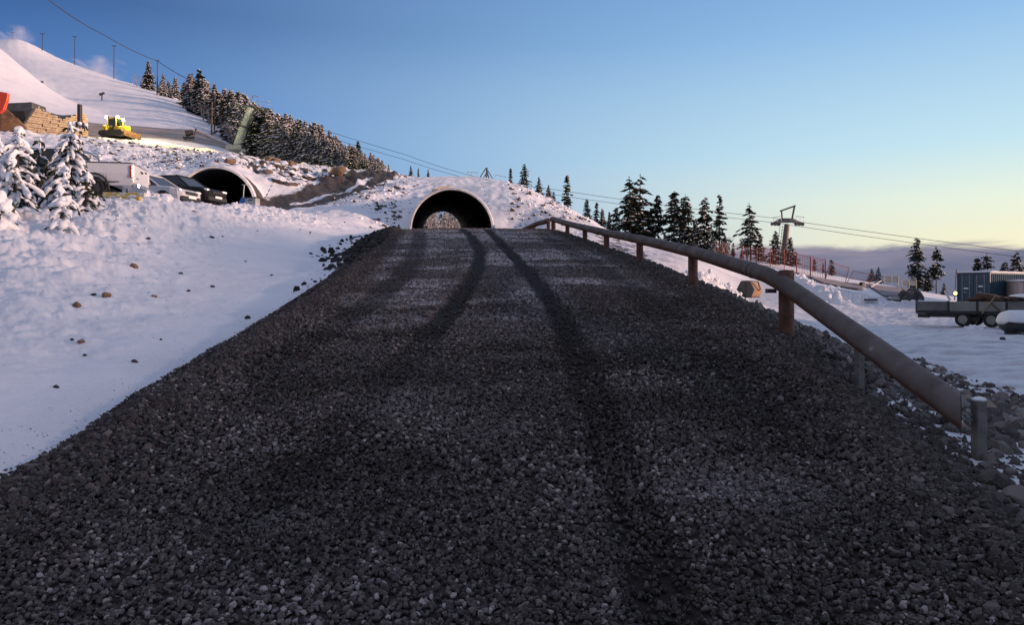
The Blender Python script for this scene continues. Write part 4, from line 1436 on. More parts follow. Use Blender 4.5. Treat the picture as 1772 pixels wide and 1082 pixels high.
def car(label, loc, rz, paint, L=4.2, hw=.88, h=1.48, suv=False, lower=None):
    root = thing('parked_car', label, 'car', loc, rz)
    f, bk = L / 2, -L / 2
    zb = .24 if suv else .18
    belt = .98 if suv else .88
    hood = .96 if suv else .84
    wr_ = .36 if suv else .32
    ax = (f - .82, bk + .78)
    sec = [(bk, hw * .80, zb + .18, belt - .12), (bk + .12, hw * .93, zb + .05, belt), (bk + .6, hw, zb, belt + .02), (0.1, hw, zb, belt), (f - 1.25, hw, zb, belt - .01), (f - 1.05, hw * .985, zb, hood + .03),
           (f - .45, hw * .95, zb, hood - .03), (f - .14, hw * .86, zb + .04, hood - .13), (f, hw * .70, zb + .12, hood - .26)]
    body_hull(sec, ax, wr_ + .05).build('body', paint, root)
    cabin(root, (bk + .12, f - 1.05), (bk + .62, f - 1.95), hw * .88, hw * .68, belt - .02, h, paint, m_glass)
    wheels(root, ax, hw - .12, wr_, .21, m_steel)
    MB().box((f - .07, 0, zb + .14), (.22, hw * 1.5, .24), bev=.05).build('bumper', lower or m_dark, root)
    MB().box((bk + .03, 0, zb + .22), (.2, hw * 1.6, .24), bev=.05).build('bumper', lower or m_dark, root)
    MB().box((f - .005, 0, hood - .27), (.10, hw * .9, .13), bev=.02).build('grille', m_dark, root)
    for s in (-1, 1):
        MB().box((f - .16, s * hw * .68, hood - .17), (.24, .30, .13), rz=-s * .35, bev=.04).build('headlight', m_lens, root)
        MB().box((bk + .06, s * hw * .76, belt - .16), (.12, .2, .22), bev=.03).build('tail_light', m_red, root)
        MB().box((f - 1.42, s * (hw + .07), belt + .05), (.12, .18, .13), bev=.03).build('mirror', paint, root)
        for kx in (-.45, .45):
            MB().box((kx - .1, s * hw * .995, belt - .14), (.16, .02, .025)).build('door_handle', m_chrome if not suv else m_dark, root)
    pl = MB().box((f + .055, 0, zb + .22), (.015, .5, .11)).build('number_plate', m_plate, root)
    return root


def pickup(label, loc, rz):
    root = thing('pickup_truck', label, 'pickup', loc, rz)
    hw, L = .92, 5.3
    f, bk = L / 2, -L / 2
    ax = (f - .95, bk + 1.22)
    sec = [(bk, hw, .55, 1.26), (bk + .04, hw, .52, 1.27), (bk + 1.55, hw, .48, 1.27), (bk + 1.60, hw, .42, 1.16), (.3, hw, .40, 1.12), (f - 1.35, hw, .42, 1.10), (f - .5, hw * .96, .45, 1.02), (f - .1, hw * .88, .5, .92), (f, hw * .75, .55, .78)]
    body_hull(sec, ax, .46).build('body', m_white, root)
    MB().box((bk + .80, 0, 1.285), (1.56, hw * 1.84, .035), bev=.012).build('bed_cover', m_dark, root)
    tg = MB().box((bk - .012, 0, .92), (.05, hw * 1.78, .64), bev=.02).build('tailgate', m_white, root)
    MB().box((bk - .045, 0, 1.08), (.03, .24, .07), bev=.01).build('handle', m_dark, tg)
    MB().box((bk - .04, -.46, 1.14), (.012, .18, .06)).build('emblem', m_dark, tg)
    MB().box((bk - .04, .45, .80), (.012, .22, .03)).build('emblem', m_dark, tg)
    bp = MB().box((bk - .10, 0, .50), (.24, hw * 1.86, .17), bev=.04)
    bp.build('bumper', m_chrome, root)
    MB().box((bk - .225, 0, .50), (.012, .46, .09)).build('number_plate', m_steel, root)
    MB().box((f - .02, 0, .55), (.2, hw * 1.7, .24), bev=.05).build('bumper', m_chrome, root)
    for s in (-1, 1):
        MB().box((bk + .02, s * (hw - .03), .98), (.10, .11, .42), bev=.02).build('tail_light', m_red, root)
        MB().box((f - .12, s * hw * .68, .84), (.2, .3, .16), bev=.03).build('headlight', m_lens, root)
        MB().box((f - 1.7, s * (hw + .1), 1.2), (.13, .2, .2), bev=.03).build('mirror', m_dark, root)
    MB().box((.3, 0, .36), (4.3, 1.3, .18)).build('chassis', m_dark, root)
    cabin(root, (bk + 1.64, f - 1.15), (bk + 1.95, f - 1.95), hw * .86, hw * .68, 1.10, 1.74, m_white, m_glass)
    for s in (-1, 1):
        fl = MB()
        for wx in ax:
            fl.tube([(wx + math.cos(a) * .49, s * (hw + .005), .40 + math.sin(a) * .49) for a in np.linspace(-.1, math.pi + .1, 14)], .035, 6)
        fl.box((bk + .75, s * (hw + .004), .62), (.7, .015, .03)).box((-.1, s * (hw + .004), .50), (1.9, .02, .06))
        fl.build('wheel_arch_trim', m_dark, root)
    rb = MB()
    for s in (-1, 1):
        rb.tube([(bk + 1.52, s * .72, 1.28), (bk + 1.62, s * .66, 1.68), (bk + 1.62, 0, 1.72)], .032, 8)
    rb.build('roll_bar', m_chrome, root)
    wheels(root, ax, hw - .13, .38, .25, m_dsteel)
    return root


def on_ground(px, d, dz=0.0):
    x, y, z = G(px, d)
    return (x, y, z + dz)


def face(hx, hy):
    return math.atan2(hy, hx)


x, y, _ = P(243, 300, 26.2)
hd = Vector((-.985, -.17))
pc = (x + hd.x * 2.65, y + hd.y * 2.65)
pickup('white pickup truck seen from its tailgate, parked behind the snowy young spruces', (pc[0], pc[1], P(240, 289, 26.2)[2] - 1.29), face(hd.x, hd.y))
x, y, _ = P(333, 340, 32)
hd = Vector((.97, -.24))
car('white hatchback with dark bumper parked between the pickup and the black car', (x - hd.x * 2.1, y - hd.y * 2.1, P(290, 303, 32)[2] - 1.38), face(hd.x, hd.y), m_silver, 4.1, .86, 1.44)
x, y, _ = P(377, 335, 37)
hd = Vector((.96, -.28))
car('black estate car parked nose out in front of the side tunnel', (x - hd.x * 2.3, y - hd.y * 2.3, P(300, 303, 37)[2] - 1.60), face(hd.x, hd.y), m_black, 4.6, .93, 1.6, True)

# yellow pipes in the snow beside the pickup
for (a, c_, lab) in [((165, 341, 23.6), (243, 343.5, 23.2), 'yellow plastic pipe lying on the snow, the nearer of two by the pickup'), ((180, 336, 24.4), (251, 337.5, 24.2), 'yellow plastic pipe lying on the snow right behind another, under the pickup')]:
    p0, p1 = Vector(P(*a)), Vector(P(*c_))
    o = MB().tube([Vector((0, 0, 0)), p1 - p0], .07, 12).build('yellow_pipe', M('yellow_plastic', (0.60, 0.38, 0.05), 0.5, col2=(.66, .62, .52), thr=(.5, .6), scale=2.0), None, p0)
    tag(o, lab, 'pipe')

# grey box and blue scoop shovel at the side tunnel
x, y, z = P(437, 357, 47)
gb = thing('equipment_box', 'grey metal box with a lid standing at the mouth of the side tunnel', 'box', (x, y, z), -.25)
MB().box((0, 0, .25), (.78, .5, .5), bev=.03).build('case', m_steel, gb)
MB().box((0, 0, .53), (.82, .54, .05), bev=.015).build('lid', m_dsteel, gb)
MB().box((0, -.262, .36), (.3, .02, .06)).build('label_plate', m_dark, gb)
x, y, z = P(419, 357, 48.5)
sh = thing('scoop_shovel', 'blue snow scoop with a pale handle leaning upright beside the grey box', 'shovel', (x, y, z), -.2)
bl = MB()
bl.loft([[(-.34, 0, 0), (.34, 0, 0), (.34, .05, 0), (-.34, .05, 0)], [(-.27, .06, .3), (.27, .06, .3), (.27, .11, .3), (-.27, .11, .3)], [(-.12, .12, .62), (.12, .12, .62), (.12, .16, .62), (-.12, .16, .62)]])
bl.build('blade', M('blue_plastic', (0.02, 0.12, 0.40), 0.45), sh)
MB().tube([(0, .13, .5), (0, .24, 1.45)], .035, 8).tube([(-.16, .24, 1.45), (.16, .24, 1.45)], .03, 8).build('handle', m_steel, sh)

# plank lying at the foot of the dirt track, plank on top of the tunnel
p0, p1 = Vector(P(497, 370.5, 49)), Vector(P(530, 372.5, 48.5))
tag(MB().box((0, 0, 0), ((p1 - p0).length, .16, .06), bev=.01).build('white_plank', M('pale_board', (0.62, 0.62, 0.6), 0.6), None, (p0 + p1) / 2), 'white board lying on the snow at the foot of the dirt track', 'board')
p0, p1 = Vector(P(748, 331, 54.4)), Vector(P(762, 325.5, 55.0))
o = MB().tube([Vector((0, 0, 0)), p1 - p0, p1 - p0 + Vector((.9, .6, .25))], [.09, .07, .02], 8).build('yellow_strap', M('yellow_strap', (0.55, 0.33, 0.06), 0.6), None, p0)
tag(o, 'yellow strap lying over the crown of the road tunnel', 'strap')

# ------------------------------------------------------------------ terrace: log pile, soil, excavator, bulldozer
def plank_wall(pa, pb, top, base_z, depth, name_mat, course=.26):
    """A wall of stacked timber, each course with a ragged end; top is (fraction along, height) pairs."""
    mb = MB()
    L = (pb - pa).length
    h = max(t_[1] for t_ in top)
    k = 0
    z = 0.0
    rg = random.Random(5)
    while z < h:
        f0 = f1 = None
        for q in range(201):
            u = q / 200
            hh = np.interp(u, [t_[0] for t_ in top], [t_[1] for t_ in top])
            if hh >= z + course * .5:
                if f0 is None:
                    f0 = u
                f1 = u
            elif f0 is not None and f1 is not None and u - f1 > .004:
                if f1 - f0 > .01:
                    spans.append((f0, f1, z))
                f0 = f1 = None
        if f0 is not None and f1 - f0 > .01:
            spans.append((f0, f1, z))
        z += course
    return L


m_log = M('sawn_timber', (0.30, 0.225, 0.155), 0.9, col2=(0.42, 0.33, 0.24), scale=2.2, bump=0.5)
m_tarp = M('grey_tarpaulin', (0.055, 0.058, 0.062), 0.6, col2=(0.10, 0.105, 0.115), scale=1.5, bump=0.3)
DL = 88.0
wA, wB = Vector(P(34, 222, 86)), Vector(P(153, 237, 91))
pile = thing('timber_stack', 'big stack of tan sawn timber with stepped ends under grey tarpaulin', 'timber stack', wA, math.atan2((wB - wA).y, (wB - wA).x))
Lw = (wB - wA).length
spans = []
ppm = FPX / DL
top = [(0.0, .3), (0.02, .7), (0.12, 2.0), (0.23, 3.45), (0.27, 3.55), (0.36, 3.2), (0.61, 2.55), (0.66, 2.75), (0.90, 3.6), (0.955, 3.55), (0.985, 3.0), (1.0, 1.8)]
plank_wall(wA, wB, top, 0, 2.0, None)
mb = MB()
rg = random.Random(3)
for f0, f1, z in spans:
    x0 = f0 * Lw
    while x0 < f1 * Lw - .05:
        ln = min(rg.uniform(.7, 1.9), f1 * Lw - x0)
        dp = rg.uniform(-.10, .10)
        mb.box((x0 + ln / 2, 1.2 + dp, z + .115 - .7), (ln - .03, 2.4, .235), bev=.02)
        x0 += ln
mb.build('timber', m_log, pile)
tp = MB()
# tarpaulin lying over the back half: three sagging facets
tp.loft([[(Lw * .24, 0.35, 2.72), (Lw * .60, 0.35, 1.90), (Lw * .62, .6, 1.95), (Lw * .26, .6, 2.8)], [(Lw * .25, 3.2, 3.15), (Lw * .62, 3.2, 2.95), (Lw * .64, 3.3, 2.9), (Lw * .27, 3.3, 3.1)]])
tp.loft([[(Lw * .60, 0.4, 1.92), (Lw * .90, 0.4, 2.92), (Lw * .90, .5, 2.80), (Lw * .60, .5, 1.8)], [(Lw * .60, 3.2, 2.95), (Lw * .92, 3.2, 2.98), (Lw * .92, 3.3, 2.8), (Lw * .60, 3.3, 2.8)]])
tp.build('tarpaulin', m_tarp, pile)
p0 = Vector(P(-75, 222, 92))
bk_ = thing('timber_stack', 'second stack mostly under a dark tarpaulin behind the soil heap at the left edge', 'timber stack', p0)
mb = MB()
Wb = (Vector(P(56, 222, 92)) - p0).x
mb.loft([[(0, 0, -.5), (Wb, 0, -.5), (Wb, 3, -.5), (0, 3, -.5)], [(0.1, .1, 2.9), (Wb * .985, .1, 3.3), (Wb * .985, 2.9, 3.35), (.1, 2.9, 2.9)]])
mb.build('tarpaulin', m_tarp, bk_)
mb = MB()
for k in range(9):
    mb.box((Wb * .5 + k * .1, -.06, .0 + k * .26), (Wb * .9 - k * .3, .14, .2), bev=.02)
mb.build('timber', m_ygrime, bk_)


def mound_mesh(name, loc, rx, ry_, h, mat, seed, label, cat):
    n = 44
    u = np.linspace(-1, 1, n)
    a, c_ = np.meshgrid(u, u, indexing='ij')
    k = np.clip(1 - np.hypot(a, c_), -.1, 1)
    z = h * (k ** 0.9 if False else np.sign(k) * np.abs(k) ** 0.85) * (1 + .35 * fbm(a * 2.5 + seed, c_ * 2.5, 4, seed)) + .12 * fbm(a * 12, c_ * 12, 3, seed)
    id_ = np.arange(n * n).reshape(n, n)
    q = np.stack([id_[:-1, :-1], id_[1:, :-1], id_[1:, 1:], id_[:-1, 1:]], -1).reshape(-1, 4)
    me = np_mesh(name, np.stack([a.ravel() * rx, c_.ravel() * ry_, z.ravel()], -1), q, True)
    return tag(link_mesh(name, me, mat, None, loc), label, cat)


m_soil = M('dark_soil', (0.07, 0.036, 0.02), 0.95, col2=(0.13, 0.072, 0.04), scale=1.5, bump=0.6)
x, y, z = P(2, 222, 84)
mound_mesh('soil_heap', (x, y, z - .3), 2.9, 2.2, 3.4, m_soil, 4, 'dark brown soil heap at the left edge in front of the timber stacks', 'soil heap')

# excavator: only the bent boom shows at the left edge
x, y, z = P(-95, 222, 80)
ex = thing('excavator', 'red excavator boom reaching in at the left edge above the soil heap', 'excavator', (x, y, z))
m_orange = M('excavator_red', (0.55, 0.045, 0.015), 0.4, var=.15)
MB().box((0, 0, .45), (4.2, .65, .9), bev=.25).box((0, 2.2, .45), (4.2, .65, .9), bev=.25).build('track', m_ygrime, ex)
MB().box((-.4, 1.1, 1.7), (3.8, 2.6, 1.2), bev=.15).build('body', m_orange, ex)
cb_ = MB().box((.6, .3, 2.7), (1.6, 1.1, 1.5), bev=.08).build('cab', m_orange, ex)
MB().box((.7, -.27, 2.9), (1.2, .03, .8)).box((1.42, .3, 2.9), (.03, .9, .8)).build('window', m_glass, cb_)
tipx = P(9, 175, 80)
rel = Vector(tipx) - Vector((x, y, z))
bm_ = MB()
side = [(1.0, 1.7), (2.3, 3.6), (3.6, 4.3), (rel.x - .15, rel.z + .95), (rel.x + .36, rel.z + .85), (rel.x + .30, rel.z + .25), (rel.x - .1, rel.z - .9), (rel.x - .5, rel.z - 1.3), (rel.x - .55, rel.z - .3), (rel.x - .9, rel.z + .3), (3.4, 3.6), (2.5, 2.9), (1.4, 1.5)]
bm_.prism(side, 'y', -.2, .25)
bm_.build('boom', m_orange, ex)
MB().tube([(1.8, -.1, 1.9), (3.2, -.1, 3.7)], .1, 8).build('hydraulic_ram', m_chrome, ex)

# bulldozer with its work lamps on
x, y, z = G(205, 92.5)
bd = thing('bulldozer', 'yellow bulldozer with glaring work lamps on the brown terrace', 'bulldozer', (x, y, z - .05), R(-12), scale=1.0)
for s in (-1, 1):
    tk = MB()
    tk.prism([(-1.5, .1), (-1.9, .45), (-1.7, .85), (1.35, .85), (1.7, .5), (1.4, .1)], 'y', s * 1.0 - .26, s * 1.0 + .26)
    tk.build('track', m_ygrime, bd)
MB().box((.55, 0, 1.15), (1.8, .95, .65), bev=.1).box((-1.45, 0, 1.25), (.7, 1.5, .7), bev=.1).build('body', m_yellow, bd)
MB().box((-.4, 0, .75), (3.0, 1.4, .5), bev=.1).build('undercarriage', m_ygrime, bd)
cbd = MB()
for sx_ in (-1.05, .15):
    for s in (-1, 1):
        cbd.tube([(sx_, s * .62, 1.4), (sx_ * .96, s * .58, 2.45)], .05, 6)
cbd.box((-.45, 0, 2.5), (1.5, 1.4, .09), bev=.03)
cbd = cbd.build('cab', m_yellow, bd)
MB().box((-.45, -.56, 1.95), (1.1, .02, .8)).box((-.45, .56, 1.95), (1.1, .02, .8)).box((.14, 0, 1.95), (.02, 1.0, .8)).build('window', m_glass, cbd)
MB().box((-.45, 0, 1.5), (.5, .6, .9), bev=.05).build('seat', m_dark, bd)
MB().tube([(.7, .3, 1.5), (.7, .3, 2.2)], .06, 8).build('exhaust', m_dark, bd)
bl_ = MB()
bl_.loft([[(2.05, -1.5, .0), (2.12, -1.5, .03), (2.12, 1.5, .03), (2.05, 1.5, .0)], [(1.92, -1.5, .36), (2.0, -1.5, .36), (2.0, 1.5, .36), (1.92, 1.5, .36)], [(2.0, -1.5, .74), (2.08, -1.5, .71), (2.08, 1.5, .71), (2.0, 1.5, .74)]])
bl_.build('blade', M('dirty_blade', (0.16, 0.085, 0.035), 0.7, col2=(.20, .12, .05)), bd)
for s in (-1, 1):
    MB().tube([(.2, s * .8, .55), (1.95, s * .8, .4)], .09, 6).build('push_arm', m_ygrime, bd)
m_lampglow = M('work_lamp_glow', (1, 1, 1), 0.3, emit=(1.0, 0.86, 0.42), estr=45.0, var=0)
for lx, ly, lz in [(-1.15, -.45, 2.62), (.30, -.55, 2.55), (.95, -.45, 2.2)]:
    hs = MB().box((lx, ly, lz), (.2, .26, .22), bev=.04).build('work_lamp', m_dark, bd)
    dx = .12 if lx > 0 else -.12
    MB().ball((lx + dx, ly - .05, lz), .21, (.5, 1.2, .8), 12, 8).build('lamp_glass', m_lampglow, hs)
for dx_, dz_, e_ in [(1.6, 2.6, 1100.0), (-1.9, 2.3, 60.0)]:
    ld = bpy.data.lights.new('work_lamp_beam', 'POINT')
    ld.energy = e_
    ld.color = (1.0, 0.82, 0.32)
    ld.shadow_soft_size = 0.15
    lo = bpy.data.objects.new('work_lamp_beam', ld)
    lo.parent = bd
    lo.location = (dx_, -.6, dz_)
    COL.objects.link(lo)
ld = bpy.data.lights.new('work_lamp_spot', 'SPOT')
ld.energy = 45000.0
ld.color = (1.0, 0.74, 0.10)
ld.spot_size = R(64)
ld.spot_blend = 0.6
lo = bpy.data.objects.new('work_lamp_spot', ld)
lo.parent = bd
lo.location = (2.3, -.3, 2.2)
aim = Matrix.Rotation(-bd.rotation_euler.z, 3, 'Z') @ (Vector(G(288, 89.5)) - (Vector(bd.location) + Vector((2.0, -.7, 2.2))))
lo.rotation_euler = aim.to_track_quat('-Z', 'Y').to_euler()
COL.objects.link(lo)

# small dark machine on the brown cut
x, y, z = G(327, 100)
sg = thing('snow_gun', 'small dark fan snow gun standing on the brown earth', 'snow gun', (x, y, z), .3, scale=.9)
MB().box((0, 0, .35), (1.5, .8, .18), bev=.03).tube([(-.6, -.5, .18), (-.6, .5, .18)], .2, 12).build('carriage', m_dark, sg)
MB().tube([(-.5, 0, .9), (.1, 0, 1.05), (.55, 0, 1.15)], [.42, .42, .36], 16).build('barrel', m_dark, sg)
MB().tube([(0, 0, .4), (0, 0, .9)], .1, 8).build('pedestal', m_dsteel, sg)
MB().tube([(.65, 0, .45), (.95, 0, 1.55)], .06, 8).ball((.95, 0, 1.65), .16).build('drawbar', m_rust, sg)

# ------------------------------------------------------------------ right-hand yard
# hexagonal steel skip
x, y, z = P(1297, 515.5, 50)
sk = thing('waste_skip', 'six sided steel skip with a tan side in front of the snow heap', 'skip', (x, y, z), R(-40), scale=.95)
hexa = [(-.40, 0.05), (-.46, .10), (-.66, .58), (-.36, 1.15), (.36, 1.15), (.66, .58), (.46, .10), (.40, .05)]
mb = MB().prism(hexa, 'y', -.72, .72)
mb.build('body', M('tan_skip_paint', (0.30, 0.185, 0.10), 0.6, col2=(.22, .12, .07), scale=2.5, bump=.2), sk, None)
for s in (-1, 1):
    MB().prism([(a * .985, .07 + (b_ - .07) * .975) for a, b_ in hexa], 'y', s * .725, s * .76).build('end_plate', M('shaded_skip_end', (0.06, 0.062, 0.06), 0.6, bump=.2), sk)  # ends coloured darker, as shaded against the sunlit body
    MB().box((0, s * .785, .6), (.07, .05, 1.1)).build('rib', m_dsteel, sk)
MB().box((0, 0, 1.18), (.66, 1.46, .06), bev=.02).build('lid', m_dsteel, sk)
MB().box((0, 0, .03), (1.0, 1.5, .06)).build('base', m_dark, sk)
ch = MB()
for s in (-1, 1):
    ch.tube([(.38, s * .62, 1.16), (.70, s * .25, .62), (.68, 0, .5)], .028, 6)
ch.build('chain', m_dark, sk)

# blue shipping container
x, y, z = P(1656, 528, 58)
ct_ = thing('shipping_container', 'blue corrugated shipping container with snow on its roof behind the trailer', 'container', (x, y, z - .1), 0)
CW, CL, CH = 2.44, 6.06, 2.62
ct_.rotation_euler = (0, 0, R(-60))
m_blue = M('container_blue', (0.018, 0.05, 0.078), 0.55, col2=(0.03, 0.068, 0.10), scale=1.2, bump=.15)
m_blue_lit = M('container_lit_side_blue', (0.035, 0.07, 0.10), 0.8, col2=(0.05, 0.09, 0.125), scale=1.2, bump=.15, spec=.12)  # same container blue, made lighter for the side the sun reaches
fr_ = MB()
for cx_ in (0.06, CW - .06):
    for cy_ in (0.06, CL - .06):
        fr_.box((cx_, cy_, CH / 2), (.13, .13, CH))
for cy_ in (.06, CL - .06):
    fr_.box((CW / 2, cy_, .08), (CW - .26, .12, .16)).box((CW / 2, cy_, CH - .06), (CW - .26, .12, .12))
for cx_ in (.06, CW - .06):
    fr_.box((cx_, CL / 2, .08), (.12, CL - .26, .16)).box((cx_, CL / 2, CH - .06), (.12, CL - .26, .12))
fr_.build('frame', m_blue, ct_)


def corrugated(p0, ax_len, along, out, h0, h1, pitch=.28, dep=.045):
    pr = []
    u = 0.0
    while u < ax_len - pitch:
        pr += [(u, 0), (u + pitch * .3, 0), (u + pitch * .5, dep), (u + pitch * .8, dep)]
        u += pitch
    pr.append((ax_len, 0))
    vs = []
    for zz in (h0, h1):
        for u, dd in pr:
            vs.append(Vector(p0) + Vector(along) * u + Vector(out) * dd + Vector((0, 0, zz)))
    n = len(pr)
    fs = [(i, i + 1, n + i + 1, n + i) for i in range(n - 1)]
    return MB().add(vs, fs)


corrugated((CW - .06, .12, 0), CL - .24, (0, 1, 0), (-1, 0, 0), .16, CH - .12).build('side_wall', m_blue_lit, ct_)
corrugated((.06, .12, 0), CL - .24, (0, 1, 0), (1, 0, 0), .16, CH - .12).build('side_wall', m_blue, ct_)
MB().box((CW / 2, CL - .1, CH / 2), (CW - .26, .05, CH - .3)).build('end_wall', m_blue, ct_)
for s in (0, 1):
    dr = MB().box((.13 + (CW / 2 - .13) * (s + .5), .05, CH / 2 + .02), (CW / 2 - .15, .05, CH - .3), bev=.01).build('door', m_blue, ct_)
    for k in (.25, .75):
        MB().tube([(.13 + (CW / 2 - .13) * (s + k), .0, .2), (.13 + (CW / 2 - .13) * (s + k), .0, CH - .15)], .02, 6).build('locking_bar', m_steel, dr)
    MB().box((.13 + (CW / 2 - .13) * (s + .45), -.02, 1.1), (.28, .03, .05)).build('handle', m_steel, dr)
    MB().box((.13 + (CW / 2 - .13) * (s + .5), .018, 1.55 if s else 1.4), (.34, .012, .10)).build('marking_plate', m_plate, dr)
sn = MB()
for i in range(4):
    pass
rgs = []
for yy_ in np.linspace(-.04, CL + .04, 14):
    hh = .09 + .05 * random.random()
    rgs.append([(-.05, yy_, CH), (.1, yy_, CH + hh * .8), (CW / 2, yy_, CH + hh), (CW - .1, yy_, CH + hh * .8), (CW + .05, yy_, CH)])
sn.loft(rgs, True, True, True)
sn.build('snow_cap', m_snowcap, ct_)

# pale hut at the right edge
x, y, z = P(1764, 527, 54)
ht = thing('site_hut', 'pale panelled site hut at the right edge behind the blue container', 'hut', (x, y, z - .2), R(-20))
MB().box((1.5, 2.0, .95), (3, 4, 1.9)).build('wall', M('pale_hut_panel', (0.45, 0.38, 0.36), 0.6, var=.15, scale=3.0), ht)
mb = MB()
for k in range(5):
    mb.box((.3 + k * .6, -.02, .95), (.05, .05, 1.86))
for zz in (.06, .95, 1.84):
    mb.box((1.5, -.025, zz), (3.0, .04, .06))
mb.build('frame', M('hut_frame_brown', (0.20, 0.13, 0.10), 0.7), ht)
MB().box((1.5, 2, 1.96), (3.2, 4.2, .12), bev=.03).build('roof', m_snowcap, ht)

# flatbed trailer with drop sides
TD = 37.5
x, y, z = P(1585, 556, TD)
zr_ = 0.06
tr_ = thing('flatbed_trailer', 'long dark flatbed trailer with low grey drop sides parked in the snowy yard', 'trailer', (x, y, zr_), R(-47))
LT = 7.2
m_tside = M('trailer_side_grey', (0.10, 0.10, 0.10), 0.55, col2=(0.15, 0.15, 0.145), scale=1.5, bump=.2)
m_tside2 = M('trailer_side_pale', (0.17, 0.175, 0.15), 0.55, col2=(0.23, 0.235, 0.2), scale=1.5, bump=.2)
fr_ = MB().box((LT / 2, 1.1, .66), (LT, 2.3, .14)).box((LT / 2, .45, .50), (LT - .6, .14, .18)).box((LT / 2, 1.75, .50), (LT - .6, .14, .18))
fr_.box((.35, .05, .48), (.55, .06, .2)).box((1.4, .05, .5), (1.5, .05, .16))
fr_.build('chassis', m_dark, tr_)
sx0 = .04
for k, (ln, mt) in enumerate([(1.45, m_tside), (1.25, m_tside2), (1.2, m_tside2), (1.6, m_tside), (1.6, m_tside2)]):
    MB().box((sx0 + ln / 2, -.03, .97), (ln - .08, .06, .46), bev=.015).build('drop_side', mt, tr_)
    MB().box((sx0 + ln, -.035, .93), (.09, .09, .62), bev=.01).build('stake', m_dark, tr_)
    MB().box((sx0 + ln / 2, 2.23, .97), (ln - .08, .06, .46), bev=.015).build('drop_side', mt, tr_)
    sx0 += ln
MB().box((.0, 1.1, .97), (.06, 2.2, .48), bev=.01).build('tailboard', m_tside, tr_)
MB().loft([[(.04, 0.02, .74), (1.4, 0.02, .74), (1.4, 2.18, .74), (.04, 2.18, .74)], [(.1, .1, 1.23), (1.3, .1, 1.22), (1.2, 2.1, 1.24), (.1, 2.1, 1.24)]]).build('snow_load', m_snowcap, tr_)
for wx in (2.1, 3.3):
    for wy in (.12, 2.08):
        wh = MB().wheel((wx, wy, .33), .36, .24).build('wheel', m_rubber, tr_)
        MB().disc((wx, wy - .03 if wy < 1 else wy + .03, .33), .21, .22).build('rim', m_tside2, wh)
MB().box((2.7, .12, .70), (2.4, .3, .05)).build('mudguard', m_dark, tr_)
bt = MB().tube([(2.95, -.12, .62), (3.5, -.14, 1.45)], .035, 6)
bt.build('brace', M('raw_wood', (0.28, 0.2, 0.13), 0.8), tr_)
MB().tube([(3.3, -.1, 1.15), (3.75, -.1, .68)], .03, 6).build('brace', m_rust, tr_)

# rusty scrap heaped on the trailer
m_scrap = M('rusty_scrap', (0.06, 0.028, 0.018), 0.85, col2=(0.10, 0.05, 0.03), scale=3.0, bump=.6)
sc = thing('scrap_heap', 'dark rusty scrap iron heaped on the trailer bed', 'scrap', Vector(tr_.location) + Matrix.Rotation(R(-47), 3, 'Z') @ Vector((2.75, .3, .74)), R(-47), scale=.72)
mb = MB()
rg = random.Random(9)
mb.loft([[(-.9, .1, 0), (2.6, .1, 0), (2.6, 1.6, 0), (-.9, 1.6, 0)], [(-.4, .3, .9), (1.3, .3, .78), (1.5, 1.4, .8), (-.4, 1.4, .95)], [(-.25, .5, 1.25), (.7, .5, 1.05), (.7, 1.2, 1.1), (-.25, 1.2, 1.25)]])
for k in range(40):
    mb.box((rg.uniform(-.7, 2.2), rg.uniform(.1, 1.4), rg.uniform(.35, .9)), (rg.uniform(.3, 1.3), rg.uniform(.05, .3), rg.uniform(.03, .2)), rot=(rg.uniform(-.5, .5), rg.uniform(-.6, .6), rg.uniform(0, 3)))
mb.build('scrap_pieces', m_scrap, sc)
pl = thing('plank_pile', 'loose dark planks dusted with snow lying on the right end of the trailer', 'planks', Vector(tr_.location) + Matrix.Rotation(R(-47), 3, 'Z') @ Vector((4.2, .3, .74)), R(-47))
for k in range(7):
    MB().box((.5 + rg.uniform(-.2, .3), .1 + k * .22, .50 + rg.uniform(-.04, .12)), (2.4, .18, .06), rot=(0, rg.uniform(-.16, .1), rg.uniform(-.15, .15)), bev=.01).build('plank', m_dark if k % 2 else m_dsteel, pl)
MB().ball((.2, 1.3, .55), .6, (1.6, .8, .5), 14, 8, .1).build('snow_load', m_snowcap, pl)

# lit yellow lamp on its post by the container
x, y, z = P(1651, 536, 46)
ylp = thing('warning_lamp', 'small lit yellow lamp on a thin post left of the blue container', 'lamp', (x, y, z))
MB().tube([(0, 0, 0), (.15, 0, 2.5)], .03, 6).build('post', m_dsteel, ylp)
MB().ball((.03, -.08, 1.02), .11, (1, .6, 1), 12, 8).build('lamp_glass', M('amber_glow', (1, .7, .2), 0.3, emit=(1.0, 0.62, 0.12), estr=4.0, var=0), ylp)
MB().box((.03, 0, 1.02), (.2, .1, .2), bev=.03).build('lamp_housing', m_dark, ylp)

